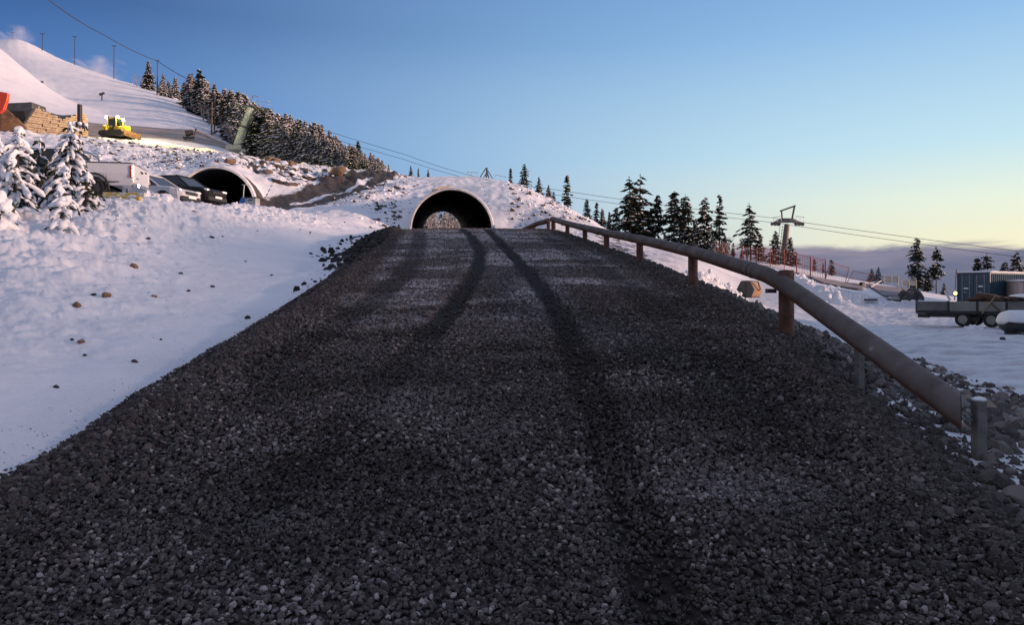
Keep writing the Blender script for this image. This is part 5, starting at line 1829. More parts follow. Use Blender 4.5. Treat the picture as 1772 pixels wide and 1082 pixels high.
# snow covered tank at the right edge
x, y, z = P(1733, 576, 30)
tk_ = thing('fuel_tank', 'rounded dark tank with a thick snow cover at the right edge before the trailer', 'tank', (x, y, z), R(8))
prof = [(0.0, .12), (.06, .30), (.18, .42), (.4, .48), (1.9, .48), (2.1, .42), (2.2, .3), (2.25, .1)]
rings = [[(px_, math.cos(a) * r_, .42 + math.sin(a) * r_ * .86) for a in np.linspace(0, 2 * math.pi, 20, endpoint=False)] for px_, r_ in prof]
MB().loft(rings, True, True, True).build('shell', M('tank_dark_green', (0.03, 0.035, 0.033), 0.5), tk_)
rings = [[(px_ + (-.03 if px_ < 1 else .03), math.cos(a) * (r_ + .035), .44 + math.sin(a) * (r_ * .86 + .06)) for a in np.linspace(.02 * math.pi, .98 * math.pi, 22)] for px_, r_ in prof]
rings = [[(p_[0], p_[1], p_[2] - (random.uniform(0, .16) if i in (0, 21) else 0)) for i, p_ in enumerate(rg_)] for rg_ in rings]
MB().loft(rings, True, True, True).build('snow_cap', m_snowcap, tk_)
for sx_ in (.5, 1.7):
    MB().box((sx_, 0, .0), (.14, .7, .16)).build('skid', m_dark, tk_)
x, y, z = G(1735, 25.5)
tag(MB().box((0, 0, .05), (.16, .14, .16), rz=.3, bev=.03).build('small_block', m_dark, None, (x, y, z)), 'small dark block lying on the snow below the tank', 'block')

# dark lump by the yard's far edge, low dark beam
x, y, z = P(1576, 521, 57)
lump = thing('root_stump', 'dark upturned root stump dusted with snow at the far edge of the yard', 'stump', (x, y, z - .1), .4)
mb = MB()
for k in range(9):
    mb.ball((rg.uniform(-.75, .75), rg.uniform(-.4, .4), rg.uniform(.2, .75)), rg.uniform(.35, .6), (1, .8, 1), 8, 6, .22)
mb.build('root_ball', M('root_dark', (0.035, 0.033, 0.036), 0.9, col2=(.085, .08, .085), scale=2.5, bump=.6), lump)
mb = MB()
for k in range(7):
    a = rg.uniform(0, 6.28)
    mb.tube([(math.cos(a) * .4, math.sin(a) * .3, .6), (math.cos(a) * .9, math.sin(a) * .6, .8 + rg.uniform(-.4, .5))], [.07, .015], 5)
mb.build('root', m_ygrime, lump)
x, y, z = P(1507, 519, 56.5)
tag(MB().box((0, 0, 0), (.95, .3, .16), rz=.05, bev=.03).build('steel_beam', m_dsteel, None, (x, y, z)), 'short dark beam lying at the far edge of the snowy yard', 'beam')
x, y, z = P(1640, 517, 58)
tag(MB().box((0, 0, .2), (.14, .14, .95), rot=(0, -.5, 0), bev=.02).build('leaning_board', m_plate, None, (x, y, z)), 'short pale board leaning out of the snow left of the yellow lamp', 'board')
# ------------------------------------------------------------------ trees
m_bark = M('bark', (0.045, 0.035, 0.03), 0.9, col2=(0.085, 0.066, 0.055), scale=8.0, bump=.5)
m_needle, t, b = new_mat('needles')
oc = t.n('ShaderNodeTexCoord').outputs['Object']
n1 = t.noise(oc, 1.7, 4.0, 0.6)
t.put(b.inputs['Base Color'], t.mix(t.smooth(n1, 0.35, 0.65), (0.016, 0.023, 0.015), (0.036, 0.046, 0.028)))
b.inputs['Roughness'].default_value = 0.75
b.inputs['Specular IOR Level'].default_value = 0.25
m_needle_w, t, b = new_mat('frosted_needles')
oc = t.n('ShaderNodeTexCoord').outputs['Object']
n1 = t.noise(oc, 2.2, 4.0, 0.6)
t.put(b.inputs['Base Color'], t.mix(t.smooth(n1, 0.45, 0.75), (0.030, 0.034, 0.026), (0.46, 0.45, 0.45)))
b.inputs['Roughness'].default_value = 0.8
m_tsnow = M('tree_snow', (0.78, 0.79, 0.81), 0.65, var=0.10, scale=5.0, bump=.2)


def conifer(kind, h, rad, seed, bare=0.06, levels=None, per=7, snow=0.5, droop=0.35, taper=0.85, thin=1.0, needle=None, tw=1.0, gap=0.0, trunk_r=None):
    """One spruce or pine: trunk with limbs, needle sprays, snow on the sprays. Returns its three meshes."""
    rg = np.random.default_rng(seed)
    levels = levels or int(h * 3.7 / tw)
    tr = MB()
    tr_r = trunk_r or max(0.05, h * 0.014)
    lean = rg.normal(0, .015, 2) * h
    tr.tube([(0, 0, -.4), (lean[0] * .2, lean[1] * .2, h * .3), (lean[0] * .6, lean[1] * .6, h * .7), (lean[0], lean[1], h)], [tr_r * 1.15, tr_r * .85, tr_r * .5, .012], 7)
    NV, NF, SV, SF = [], [], [], []

    def quad(lst_v, lst_f, c, u, v_, n_):
        b_ = len(lst_v)
        lst_v.extend([c - u * .5 - v_ * .15, c - v_ * .5 + n_ * .3, c + u * .6, c + v_ * .5 + n_ * .3])
        lst_f.append((b_, b_ + 1, b_ + 2, b_ + 3))

    for li in range(levels):
        f = bare + (1 - bare) * (li + rg.uniform(0, .8)) / levels
        if f > .985 or rg.uniform() < gap:
            continue
        z = f * h
        g_ = (f - bare) / (1 - bare)
        L0 = rad * ((1 - g_) ** taper) * (0.55 + 0.45 * min(1, g_ * 6 + .35)) + rad * .06
        L0 *= rg.uniform(.72, 1.18)
        nb = max(3, int(per * (0.6 + .4 * (1 - g_))))
        ph = rg.uniform(0, 6.28)
        for k in range(nb):
            if rg.uniform() > thin:
                continue
            az = ph + 6.283 * k / nb + rg.normal(0, .22)
            L = L0 * (rg.uniform(.5, 1.12) if rg.uniform() < .82 else rg.uniform(1.1, 1.45))
            dr = droop * rg.uniform(.6, 1.4)
            cx, cy = lean[0] * f, lean[1] * f
            o = np.array([cx, cy, z + rg.normal(0, .05 + .12 * tw)])
            dirh = np.array([math.cos(az), math.sin(az), 0.0])
            perp = np.array([-math.sin(az), math.cos(az), 0.0])

            def bp(s):
                return o + dirh * L * s + np.array([0, 0, (.10 * s - dr * s * s + .16 * s ** 3) * L])
            if L > .5 and rg.uniform() < .5:
                tr.tube([bp(0), bp(.45), bp(.85)], [.025 * tw + .004 * L, .016 * tw, .006], 4, caps=False)
            ns = max(2, int(L / (0.22 * tw)))
            for j in range(ns):
                s = .22 + .80 * (j + rg.uniform(0, .6)) / ns
                c = bp(s)
                wd = L * .34 * (1.15 - s) + .10
                for q in range(4 if s < .75 else 3):
                    side = rg.uniform(-1, 1)
                    cc = c + perp * side * wd * .9 + np.array([0, 0, -abs(side) * wd * .25 + rg.normal(0, .03)])
                    u = (dirh * rg.uniform(.6, 1) + perp * side * .9 + np.array([0, 0, rg.uniform(-.75, -.05)])) * .40 * tw * rg.uniform(.7, 1.3)
                    v_ = (perp * rg.uniform(.5, 1) - dirh * side * .5 + np.array([0, 0, rg.normal(0, .5)])) * .27 * tw
                    quad(NV, NF, cc, u, v_, np.array([0, 0, rg.uniform(-.12, .1) * tw]))
                if rg.uniform() < snow:
                    # a pad of snow lying along the branch
                    su, sv = dirh * (.20 * tw * rg.uniform(.7, 1.5)), perp * (.13 * tw * rg.uniform(.7, 1.5) + wd * .26)
                    hgt = .07 * tw * rg.uniform(.7, 1.7)
                    cc = c + np.array([0, 0, .10]) + perp * rg.normal(0, .4) * wd
                    slope = np.array([0, 0, -.35])
                    b_ = len(SV)
                    for m_ in range(6):
                        a = 6.283 * m_ / 6
                        e = su * math.cos(a) + sv * math.sin(a)
                        SV.append(cc + e + slope * (np.dot(e, dirh)) + np.array([0, 0, -.05 * tw * rg.uniform(.2, 1.6)]))
                    SV.append(cc + np.array([0, 0, hgt]))
                    SV.append(cc - np.array([0, 0, .06]))
                    for m_ in (0, 2, 4):
                        SF.append((b_ + m_, b_ + m_ + 1, b_ + (m_ + 2) % 6, b_ + 6))
                        SF.append((b_ + (m_ + 2) % 6, b_ + m_ + 1, b_ + m_, b_ + 7))
    # leader
    for q in range(6):
        quad(NV, NF, np.array([lean[0], lean[1], h * (1 - .02 * q) - .02]), np.array([rg.normal(0, .12), rg.normal(0, .12), .22]), np.array([rg.normal(0, .07), rg.normal(0, .07), .02]), np.zeros(3))
    mt = bpy.data.meshes.new('trunk')
    mt.from_pydata(tr.v, [], tr.f)
    mt.materials.append(m_bark)
    nv, nf = len(NV), len(NF)
    allf = np.array(NF + [tuple(i + nv for i in f) for f in SF])
    mn = np_mesh('crown', np.array(NV + SV), allf, False)
    mn.materials.append(needle or m_needle)
    mn.materials.append(m_tsnow)
    mi = np.zeros(len(allf), dtype=np.int32)
    mi[nf:] = 1
    mn.polygons.foreach_set('material_index', mi)
    mn.polygons.foreach_set('use_smooth', mi.astype(bool))
    ms = None
    return h, mt, mn, ms


SNOWY = [conifer('s', 6.0, 1.55, 100 + k, bare=.02, snow=1.0, per=8, droop=.6, needle=m_needle_w, tw=.82, taper=.8) for k in range(6)]
SNOWY_D = [conifer('s', 6.0, 1.6, 120 + k, bare=.03, snow=.42, per=8, droop=.55, tw=.85) for k in range(4)]
DENSE = [conifer('d', 7.0, 1.75, 140 + k, bare=.06, snow=.20, per=8, droop=.45, tw=.88, taper=.5, thin=.86, gap=.10) for k in range(4)]
SLIM = [conifer('d', 7.0, 1.1, 150 + k, bare=.08, snow=.22, per=8, droop=.45, tw=1.0, taper=.42, thin=.85, gap=.08) for k in range(3)]
LANKY = [conifer('l', 8.0, 1.55, 160 + k, bare=.14, snow=.2, per=7, droop=.5, thin=.68, tw=1.05, taper=.5, gap=.16) for k in range(2)]
PINE = [conifer('p', 7.0, 1.5, 170 + k, bare=.34, snow=.2, per=7, droop=.28, thin=.8, tw=1.25, taper=.5, gap=.08) for k in range(2)]
POLE = [conifer('l', 8.0, 1.2, 180, bare=.30, snow=.15, per=6, droop=.55, thin=.75, tw=1.0, taper=.7, gap=.08)]
PROTO = {}


def tree(kind, px, d, top, label, name='spruce_tree', group=None, wide=1.0, base=None, rz=None):
    """Stand a tree on the ground d metres ahead under column px; its tip shows at row top."""
    x, y, z = G(px, d)
    if base is not None:
        z = min(z, P(px, base, d)[2])
    zt = P(px, top, d)[2]
    pool = kind if isinstance(kind, list) else [kind]
    h0, mt, mn, ms = random.choice(pool)
    sc_ = max(.12, (zt - z) / h0)
    w_ = sc_ * wide
    key = id(mn)
    if key not in PROTO:
        root = thing(name, label, 'tree', (x, y, z), 0, group)
        link_mesh('trunk', mt, None, root)
        link_mesh('crown', mn, None, root)
        if ms:
            link_mesh('snow_load', ms, None, root)
        PROTO[key] = root
    else:
        root = copy_thing(PROTO[key], (x, y, z))
        root.name = name
        root['label'] = label
        if group:
            root['group'] = group
        elif 'group' in root:
            del root['group']
    root.scale = (w_, w_, sc_)
    root.rotation_euler = (0, 0, random.uniform(0, 6.28) if rz is None else rz)
    return root


# forest on the ridge to the left: front edge and skyline of the crowns as the photo shows them
EDGE = [(238, 228), (300, 196), (345, 168), (375, 146), (415, 116), (440, 101), (480, 95), (540, 92), (600, 90), (650, 86), (680, 84)]
SKYL = [(238, 128), (255, 112), (275, 140), (300, 132), (345, 124), (375, 148), (400, 152), (430, 166), (470, 192), (520, 204), (545, 212), (570, 224), (600, 248), (640, 262), (680, 288)]
fr_g = 'snow laden spruces crowding the ridge on the left'
for k in range(205):
    px = random.uniform(244, 676) if k > 34 else 400 + (k / 34) * 272
    if k > 34 and px < 400 and random.random() < .35:
        continue
    row = random.random() ** 1.3 if k > 34 else 0.0
    d0 = np.interp(px, [e[0] for e in EDGE], [e[1] for e in EDGE])
    d = d0 * (1.015 + .40 * row)
    sk = np.interp(px, [e[0] for e in SKYL], [e[1] for e in SKYL])
    zg = G(px, d)[2]
    gpy = HY - (zg - EYE) / d * FPX
    top = sk + random.uniform(0, 20) * (1 - .5 * row) + (12 * random.random() if row == 0 else 0)
    hmax = 8.5
    top = max(top, gpy - hmax / d * FPX)
    if gpy - top < 14:
        continue
    kd = SNOWY if (px > 420 and random.random() < .85) else (SNOWY_D if random.random() < .55 else SNOWY)
    tree(kd, px, d, top, 'snow laden spruce standing among many in the forest on the left ridge', group=fr_g, wide=random.uniform(1.0, 1.35))
# standing out of that forest
tree(SNOWY_D, 257, 222, 106, 'dark spruce at the upper left end of the ridge forest, beside the cable pole')
tree(SNOWY, 283, 205, 128, 'small snow white spruce just right of the pole that carries the cable')
tree(SNOWY_D, 345, 168, 121, 'tall dark spruce with a blunt top, highest of the forest on the left ridge', wide=1.1)
tree(DENSE[0], 441, 99, 196, 'broad dark spruce right behind the leaning green lift tower', wide=.9)
tree(DENSE[1], 608, 88, 252, 'dark pointed spruce at the lower right end of the ridge forest', wide=1.0)
tree(SLIM, 619, 96, 244, 'slender dark spruce tip rising right of the dark pointed spruce on the ridge')
tree(SNOWY, 672, 86, 284, 'last small frosted spruce at the right end of the ridge forest')

# conifers along the mound and to the right
TL = [(SNOWY_D, 711, 78, 287, 'small dark spruce on the mound skyline, left one of a close pair', .9), (SLIM, 724, 78, 291, 'narrow little spruce on the mound skyline, right one of a close pair', .9),
      (DENSE[1], 741, 76, 303, 'tiny spruce tip on the mound skyline right of a close pair', .9),
      (SLIM, 883, 73, 291, 'thin snow flecked spruce on the mound right of the half hidden lift tower', 1.1), (DENSE[2], 907, 73, 284, 'bulky dark spruce on the right shoulder of the mound', .95),
      (SNOWY_D, 933, 72, 306, 'middling dark spruce on the mound right of the bulky one', 1.0), (SNOWY_D, 949, 72, 320, 'small ragged spruce on the mound skyline, left of its smaller twin', 1.1), (DENSE[1], 958, 72, 331, 'lowest little spruce on the mound skyline', 1.1),
      (SLIM, 981, 74, 303, 'dense column shaped spruce standing alone right of the mound', 1.0),
      (DENSE[3], 1016, 76, 344, 'dark spruce behind the far end of the rail, leftmost of a small clump', .8), (SLIM, 1031, 76, 350, 'narrow spruce in the middle of the small clump behind the rail', 1.0), (SNOWY_D, 1042, 77, 362, 'short spruce at the right of the small clump behind the rail', 1.0),
      (DENSE[0], 1066, 75, 359, 'squat dark spruce left of the tallest pair of conifers', .95), (SNOWY_D, 1054, 76, 368, 'small spruce squeezed left of the squat dark one', .9),
      (LANKY[0], 1092, 72, 306, 'tall conifer with open boughs, left one of the tallest pair', 1.25), (LANKY[1], 1107, 73, 301, 'tall conifer with open boughs, right one of the tallest pair', 1.3), (DENSE[2], 1100, 75, 338, 'dark spruce filling the space between the tallest pair of conifers', 1.1),
      (PINE[0], 1139, 74, 339, 'thin pine with a rounded top between two groups of dark conifers', .75), (SNOWY, 1127, 75, 362, 'greyish frosted spruce left of the thin round topped pine', 1.0),
      (SLIM, 1166, 73, 331, 'dark spruce, left one of a tall close pair in mid picture', 1.25), (DENSE[3], 1185, 74, 336, 'dark spruce, right one of a tall close pair in mid picture', .85),
      (DENSE[0], 1217, 72, 341, 'tall broad spruce standing over the middle of the pipe rail', .85), (SNOWY_D, 1203, 75, 380, 'lower spruce leaning against the left side of the tall broad one', 1.0), (SNOWY_D, 1234, 74, 398, 'low spruce at the right foot of the tall broad one', 1.0),
      (POLE[0], 1245, 70, 339, 'slender bare stemmed conifer right of the tall broad spruce', 1.0),
      (DENSE[1], 1268, 72, 420, 'small dark spruce by the red fence, between two bare stemmed trees', .9), (SNOWY, 1284, 72, 427, 'tiny frosted spruce left of the lanky conifer', .8),
      (LANKY[0], 1299, 69, 352, 'lanky open conifer with a bare straight stem behind the red fence', 1.2), (SNOWY_D, 1316, 70, 406, 'ragged lower tree against the right side of the lanky conifer', 1.1),
      (DENSE[2], 1341, 68, 400, 'neat dark cone shaped spruce left of the lift pylon', .95), (SNOWY_D, 1367, 71, 412, 'drooping spruce behind the foot of the lift pylon', 1.3),
      (SLIM, 1409, 71, 448, 'small blunt tree behind the red fence', 1.3), (DENSE[1], 1440, 70, 449, 'little pointed spruce with snow at its foot beside the red fence', 1.2), (SLIM, 1424, 72, 456, 'thin little spruce between two small ones behind the fence', 1.0),
      (SNOWY, 1509, 72, 466, 'small snow covered bushy tree, left of two by the fallen nets', 1.5), (SNOWY, 1519, 72, 463, 'small snow covered bushy tree, right of two by the fallen nets', 1.1),
      (DENSE[0], 1588, 71, 411, 'tall tapering spruce left of the bare stemmed pine', .78), (DENSE[3], 1605, 72, 470, 'low spruce at the right foot of the tall tapering one', 1.3),
      (PINE[1], 1620, 70, 427, 'pine with a bare stem standing left of the blue container', .80), (SNOWY_D, 1634, 70, 490, 'low bush like spruce right of the bare stemmed pine', 1.2),
      (SLIM, 1690, 84, 446, 'thin ragged spruce behind the container roof, leftmost there', 1.0), (DENSE[1], 1709, 83, 440, 'broad dark spruce showing over the container roof', 1.0),
      (SLIM, 1740, 84, 453, 'thin spruce between two broad ones beyond the container', 1.1), (DENSE[2], 1761, 82, 438, 'dark spruce at the right edge beyond the container', .95)]
for kd, px, d, top, lab, wd in TL:
    tree(kd, px, d, top, lab, name='pine_tree' if kd in PINE else 'spruce_tree', wide=wd)
for k in range(26):                                 # undergrowth filling the gaps behind the rail
    px = random.uniform(1010, 1260)
    d = random.uniform(70, 80)
    tree(SNOWY_D if random.random() < .6 else SNOWY, px, d, random.uniform(395, 425) if px < 1170 else random.uniform(402, 432), 'low scrubby spruce in the thicket behind the pipe rail', group='low scrubby spruces in the thicket behind the pipe rail', wide=random.uniform(.9, 1.3))

# trees glimpsed through the road tunnel
for k in range(9):
    px = 731 + k * 7.8 + random.uniform(-1.5, 1.5)
    d = random.uniform(132, 165)
    tree(SNOWY if k % 4 else LANKY[k % 2], px, d, 345 + random.uniform(0, 14), 'snowy tree glimpsed through the far end of the road tunnel', group='snowy trees glimpsed through the road tunnel', wide=random.uniform(.5, .75))


# bare birches and scrub at the forest edge
def bare_bush(px, d, h, label, group=None, seed=0):
    rg = random.Random(seed)
    x, y, z = G(px, d)
    root = thing('birch_shrub', label, 'shrub', (x, y, z), 0, group)
    mb = MB()
    for k in range(9):
        a = rg.uniform(0, 6.28)
        sp = rg.uniform(.1, .4) * h
        tip = Vector((math.cos(a) * sp, math.sin(a) * sp, h * rg.uniform(.7, 1)))
        mid = Vector((math.cos(a) * sp * .35, math.sin(a) * sp * .35, h * .5))
        mb.tube([(0, 0, -.1), mid, tip], [.035, .022, .008], 5, caps=False)
        for j in range(5):
            q = mid.lerp(tip, rg.uniform(0, .8))
            mb.tube([q, q + Vector((rg.uniform(-.3, .3), rg.uniform(-.3, .3), rg.uniform(.05, .4))) * h * .4], [.012, .005], 4, caps=False)
    mb.build('twigs', M('frosted_twigs', (0.16, 0.13, 0.12), 0.85, col2=(.38, .36, .36), scale=3.0), root)


for i, (px, d, h) in enumerate([(352, 150, 4.5), (362, 145, 4.0), (383, 128, 4.2), (390, 122, 3.6), (396, 118, 4.4), (404, 112, 3.8), (237, 232, 4.5), (246, 228, 4), (230, 236, 3.2)]):
    bare_bush(px, d, h, 'bare frosted birch shrub at the edge of the ridge forest', 'bare frosted birch shrubs at the edge of the ridge forest', i)
for i in range(12):
    bare_bush(730 + i * 6.2, random.uniform(130, 150), random.uniform(5, 7.5), 'bare frosted birch trunk glimpsed through the road tunnel', 'bare frosted birches glimpsed through the road tunnel', 60 + i)
bare_bush(1257, 71, 2.2, 'bare pale birch shrub between the slender conifer and the small dark spruce', None, 40)
bare_bush(1293, 69, 2.6, 'bare arching shrub at the foot of the lanky conifer', None, 41)


# ------------------------------------------------------------------ young spruces heavy with snow, near left
def snow_spruce(px, d, base_py, top_py, rad, seed, label, needles=1.0, snowy=1.0, lean=(0, 0), lo=0.12, per=6, lump=1.0):
    rg = random.Random(seed)
    x, y, z = P(px, base_py, d)
    z = ground(x, y)
    h = P(px, top_py, d)[2] - z
    root = thing('young_spruce', label, 'young tree', (x, y, z))
    tr, nd, sn = MB(), MB(), MB()
    tr.tube([(0, 0, -.15), (lean[0] * .5, lean[1] * .5, h * .5), (lean[0], lean[1], h * .97)], [.045, .032, .012], 7)
    lev = max(4, int(h * 5.5))
    for li in range(lev):
        f = lo + (1 - lo) * (li + rg.uniform(0, .6)) / lev
        z0 = f * h
        L0 = rad * (1 - f) ** .6 + .07
        nb = max(3, int(per * (1.1 - f * .6)))
        ph = rg.uniform(0, 6.28)
        for k in range(nb):
            a = ph + 6.283 * k / nb + rg.gauss(0, .2)
            L = L0 * rg.uniform(.65, 1.12)
            dh = Vector((math.cos(a), math.sin(a), 0))
            o = Vector((lean[0] * f, lean[1] * f, z0))
            dr = rg.uniform(.5, 1.0)

            def bp(s):
                return o + dh * L * s + Vector((0, 0, L * (.12 * s - dr * s * s)))
            tr.tube([bp(0), bp(.5), bp(1)], [.018, .012, .005], 4, caps=False)
            n = max(3, int(L / .06))
            for j in range(int(n * 3 * needles)):
                s = rg.uniform(.1, 1.05)
                c = bp(s)
                pr = Vector((-dh.y, dh.x, 0)) * rg.uniform(-1, 1)
                u = (dh * .8 + pr * .9 + Vector((0, 0, -rg.uniform(.2, 1.1)))) * rg.uniform(.07, .14)
                v = Vector((rg.gauss(0, .02), rg.gauss(0, .02), rg.gauss(0, .02)))
                nd.add([c - v, c + u * .5 - v * .8, c + u, c + u * .5 + v * .8 + Vector((.01, 0, .015))], [(0, 1, 2, 3)])
            if rg.random() < .96 * snowy:
                w0 = rg.uniform(.028, .05) * lump
                seg = [bp(q) + Vector((0, 0, .03)) for q in (.22, .45, .7, .9, 1.06)]
                sn.tube(seg, [w0 * .5, w0 * rg.uniform(.8, 1.2), w0 * rg.uniform(1.0, 1.5), w0 * rg.uniform(1.0, 1.6), w0 * .6], 7)
                m = max(1, int(L / .16))
                for j in range(m):
                    s = .25 + .8 * j / m
                    if rg.random() > snowy:
                        continue
                    c = bp(s) + Vector((rg.gauss(0, .02), rg.gauss(0, .02), .035))
                    r = rg.uniform(.035, .07) * lump
                    sn.ball(c, r, (rg.uniform(.8, 1.3), rg.uniform(.8, 1.3), rg.uniform(.7, 1.3)), 8, 6, .11)
    for j in range(5):
        sn.ball((lean[0], lean[1], h * (1 - .035 * j)), (.055 if j == 0 else rg.uniform(.03, .045)) * lump, (1, 1, 1.1), 8, 6, .08)
    tr.build('trunk', m_bark, root)
    nd.build('crown', m_needle, root)
    so = sn.build('snow_load', m_snowcap, root)
    rm = so.modifiers.new('merge', 'REMESH')
    rm.mode = 'VOXEL'
    rm.voxel_size = 0.022
    rm.use_smooth_shade = True
    sm = so.modifiers.new('soften', 'SMOOTH')
    sm.factor = .5
    sm.iterations = 2
    return root


snow_spruce(124, 20.5, 345, 213, .86, 1, 'largest snow laden spruce left of the pickup, dark green showing between its snow pads', 1.6, .80, (-.05, 0), .03, 8, 1.05)
snow_spruce(92, 20.8, 340, 258, .62, 2, 'dark half bare spruce squeezed behind the largest snow laden one', 1.6, .42, (.2, 0), .05, 7, .85)
snow_spruce(62, 21.0, 338, 240, .55, 3, 'leaning dark twiggy spruce with little snow between two whitened ones', 1.3, .4, (.12, 0), .08, 7, .8)
snow_spruce(22, 17.8, 355, 222, .62, 4, 'snow plastered young spruce with a snow knob on its tip, left of dark ones', .8, 1.0, (.16, 0), .22, 6, 1.15)
snow_spruce(-4, 17.6, 350, 240, .45, 5, 'snow plastered young spruce cut by the left edge of the picture', .7, 1.0, (.0, 0), .2, 6, 1.2)
snow_spruce(109, 17.2, 362, 284, .30, 6, 'thin sapling with a tall snowy stem before the largest spruce', .5, .95, (0, 0), .30, 5, 1.0)
snow_spruce(104, 16.6, 398, 345, .36, 7, 'knee high sapling smothered in snow, alone on the bank', .5, 1.0, (.05, 0), .03, 7, 1.35)
snow_spruce(2, 15.2, 372, 338, .24, 8, 'rounded snow lump over a buried sapling at the left edge', .3, 1.0, (0, 0), .1, 7, 1.9)
snow_spruce(147, 20.0, 350, 300, .38, 9, 'low snow laden spruce bough spreading at the right foot of the largest spruce', 1.2, .9, (.08, 0), .03, 7, 1.05)
# dark stub of the pole rising out of the largest one
x, y, z = P(138, 213, 24.5)
pm = thing('marker_pole', 'thin pole with a dark sleeve and snowy twigs rising from the largest young spruce', 'pole', (x, y, ground(x, y)))
hz = z - ground(x, y)
MB().tube([(0, 0, -.2), (0, 0, hz + .2)], .02, 6).build('pole', m_wood, pm)
MB().tube([(0, 0, hz + .05), (0, 0, hz + .62)], .075, 12).build('sleeve', m_dark, pm)
tw_ = MB()
for k in range(9):
    a = k * .7
    tw_.tube([(0, 0, hz + .05), (math.cos(a) * .16, math.sin(a) * .16, hz - .02), (math.cos(a) * .24, math.sin(a) * .24, hz - .22)], [.02, .03, .02], 5)
tw_.build('twigs', m_needle, pm)
tw_ = MB()
for k in range(6):
    a = k * 1.05
    tw_.ball((math.cos(a) * .2, math.sin(a) * .2, hz - .05), .07, (1, 1, .9), 8, 6, .1)
tw_.build('snow_load', m_snowcap, pm)
# ------------------------------------------------------------------ lift, masts, cables
m_green = M('lift_green', (0.42, 0.46, 0.36), 0.5, .0, col2=(0.50, 0.53, 0.43), scale=1.5)
m_wire = M('wire', (0.03, 0.03, 0.035), 0.6)
m_mast = M('weathered_mast', (0.13, 0.095, 0.075), 0.8, scale=5.0)


def sheave_train(mb, c, ax, n=4, gap=.42, r=.17):
    for k in range(n):
        q = Vector(c) + Vector(ax) * (k - (n - 1) / 2) * gap
        mb.tube([q - Vector((0, .09, 0)), q + Vector((0, .09, 0))], r, 10)


# leaning green tower on its concrete foot
x, y, z = G(410, 100)
z = P(410, 263, 100)[2]
lt = thing('lift_tower', 'leaning pale green lift tower on a concrete foot before the ridge forest', 'lift tower', (x, y, z - .2), R(-8))
topv = Vector(P(432, 186, 100)) - Vector((x, y, z - .2))
a0, a1 = Vector((0.15, 0, 1.0)), Vector((topv.x, .6, topv.z))
mid = a0.lerp(a1, .48)
MB().tube([a0, mid], .62, 18).build('lower_column', m_green, lt)
MB().tube([mid, a1], .50, 18).build('upper_column', m_green, lt)
MB().tube([mid - (a1 - a0).normalized() * .08, mid + (a1 - a0).normalized() * .08], .72, 18).tube([a0 - Vector((0, 0, .1)), a0 + Vector((.02, 0, .1))], .8, 18).build('flange', m_dsteel, lt)
MB().box((0, 0, .35), (2.3, 2.0, 1.3), bev=.05).box((.55, .1, .1), (2.4, 2.2, .6), bev=.04).build('foundation', m_conc, lt)
ca = MB().tube([a1 + Vector((-2.3, 0, .45)), a1 + Vector((0, 0, .2)), a1 + Vector((2.3, 0, -.35))], .2, 8)
ca.build('cross_arm', M('lift_grey_green', (0.13, 0.15, 0.14), 0.55, .2), lt)
for s in (-1, 1):
    sv = MB()
    sheave_train(sv, a1 + Vector((s * 2.3, 0, .15 - s * .35)), (.97, 0, -.2), 4)
    sv.build('sheaves', m_dsteel, lt)
wk = MB()
for s in (-1, 1):
    wk.tube([a1 + Vector((s * 1.0, -.5, .9)), a1 + Vector((s * 2.9, -.5, .85 - s * .35))], .035, 5)
    for q in (1.1, 2.0, 2.8):
        wk.tube([a1 + Vector((s * q, -.5, .1)), a1 + Vector((s * q, -.5, .88))], .03, 5)
wk.tube([a1 + Vector((-.6, 0, .2)), a1 + Vector((.3, 0, 1.7)), a1 + Vector((1.3, 0, 1.5))], .07, 6)
wk.build('walkway', m_steel, lt)
MB().tube([a0 + Vector((.5, -.2, 0)), a1 + Vector((.42, -.2, 0))], .03, 5).tube([a0 + Vector((.75, -.2, 0)), a1 + Vector((.67, -.2, 0))], .03, 5).build('ladder', m_dsteel, lt)

# head of the tower that stands behind the mound
x, y, _ = P(842, 320, 92)
z = ground(x, y)
mt_ = thing('lift_tower', 'lift tower whose triangular head just shows over the mound above the road tunnel', 'lift tower', (x, y, z - .3), 0)
b0 = P(842, 312, 92)[2] - z + .3
MB().tube([(0, 0, 0), (0, 0, b0)], [.45, .34], 16).build('column', m_steel, mt_)
MB().tube([(-1.6, 0, b0 + .1), (1.9, 0, b0 - .35)], .17, 8).build('cross_arm', m_dsteel, mt_)
pk = Vector((-.05, 0, b0 + 1.55))
aa = MB().tube([(-1.0, 0, b0 + .1), pk], .06, 6).tube([pk, (1.0, 0, b0 - .2)], .06, 6).tube([pk + Vector((.1, 0, 0)), (-.05, 0, b0)], .11, 8).tube([pk, (.35, .2, b0)], .08, 6).tube([(-.55, 0, b0 + .1), (.05, 0, b0 + .95)], .05, 6)
aa.build('lifting_frame', m_dsteel, mt_)
for s in (-1, 1):
    sv = MB()
    sheave_train(sv, (s * 1.6 + .1, 0, b0 - .05 - s * .2), (.97, 0, -.2), 5, .38, .19)
    sv.build('sheaves', m_dsteel, mt_)
wk = MB()
for s in (-1, 1):
    wk.tube([(s * 1.0, -.5, b0 + .75 - s * .12), (s * 2.4, -.5, b0 + .62 - s * .3)], .03, 5)
    for q in (1.1, 1.8, 2.35):
        wk.tube([(s * q, -.5, b0 - .1 - s * .2), (s * q, -.5, b0 + .72 - s * .2)], .03, 5)
wk.box((0, -.5, b0 - .1), (4.8, .3, .05), rot=(0, .085, 0))
wk.build('walkway', m_steel, mt_)

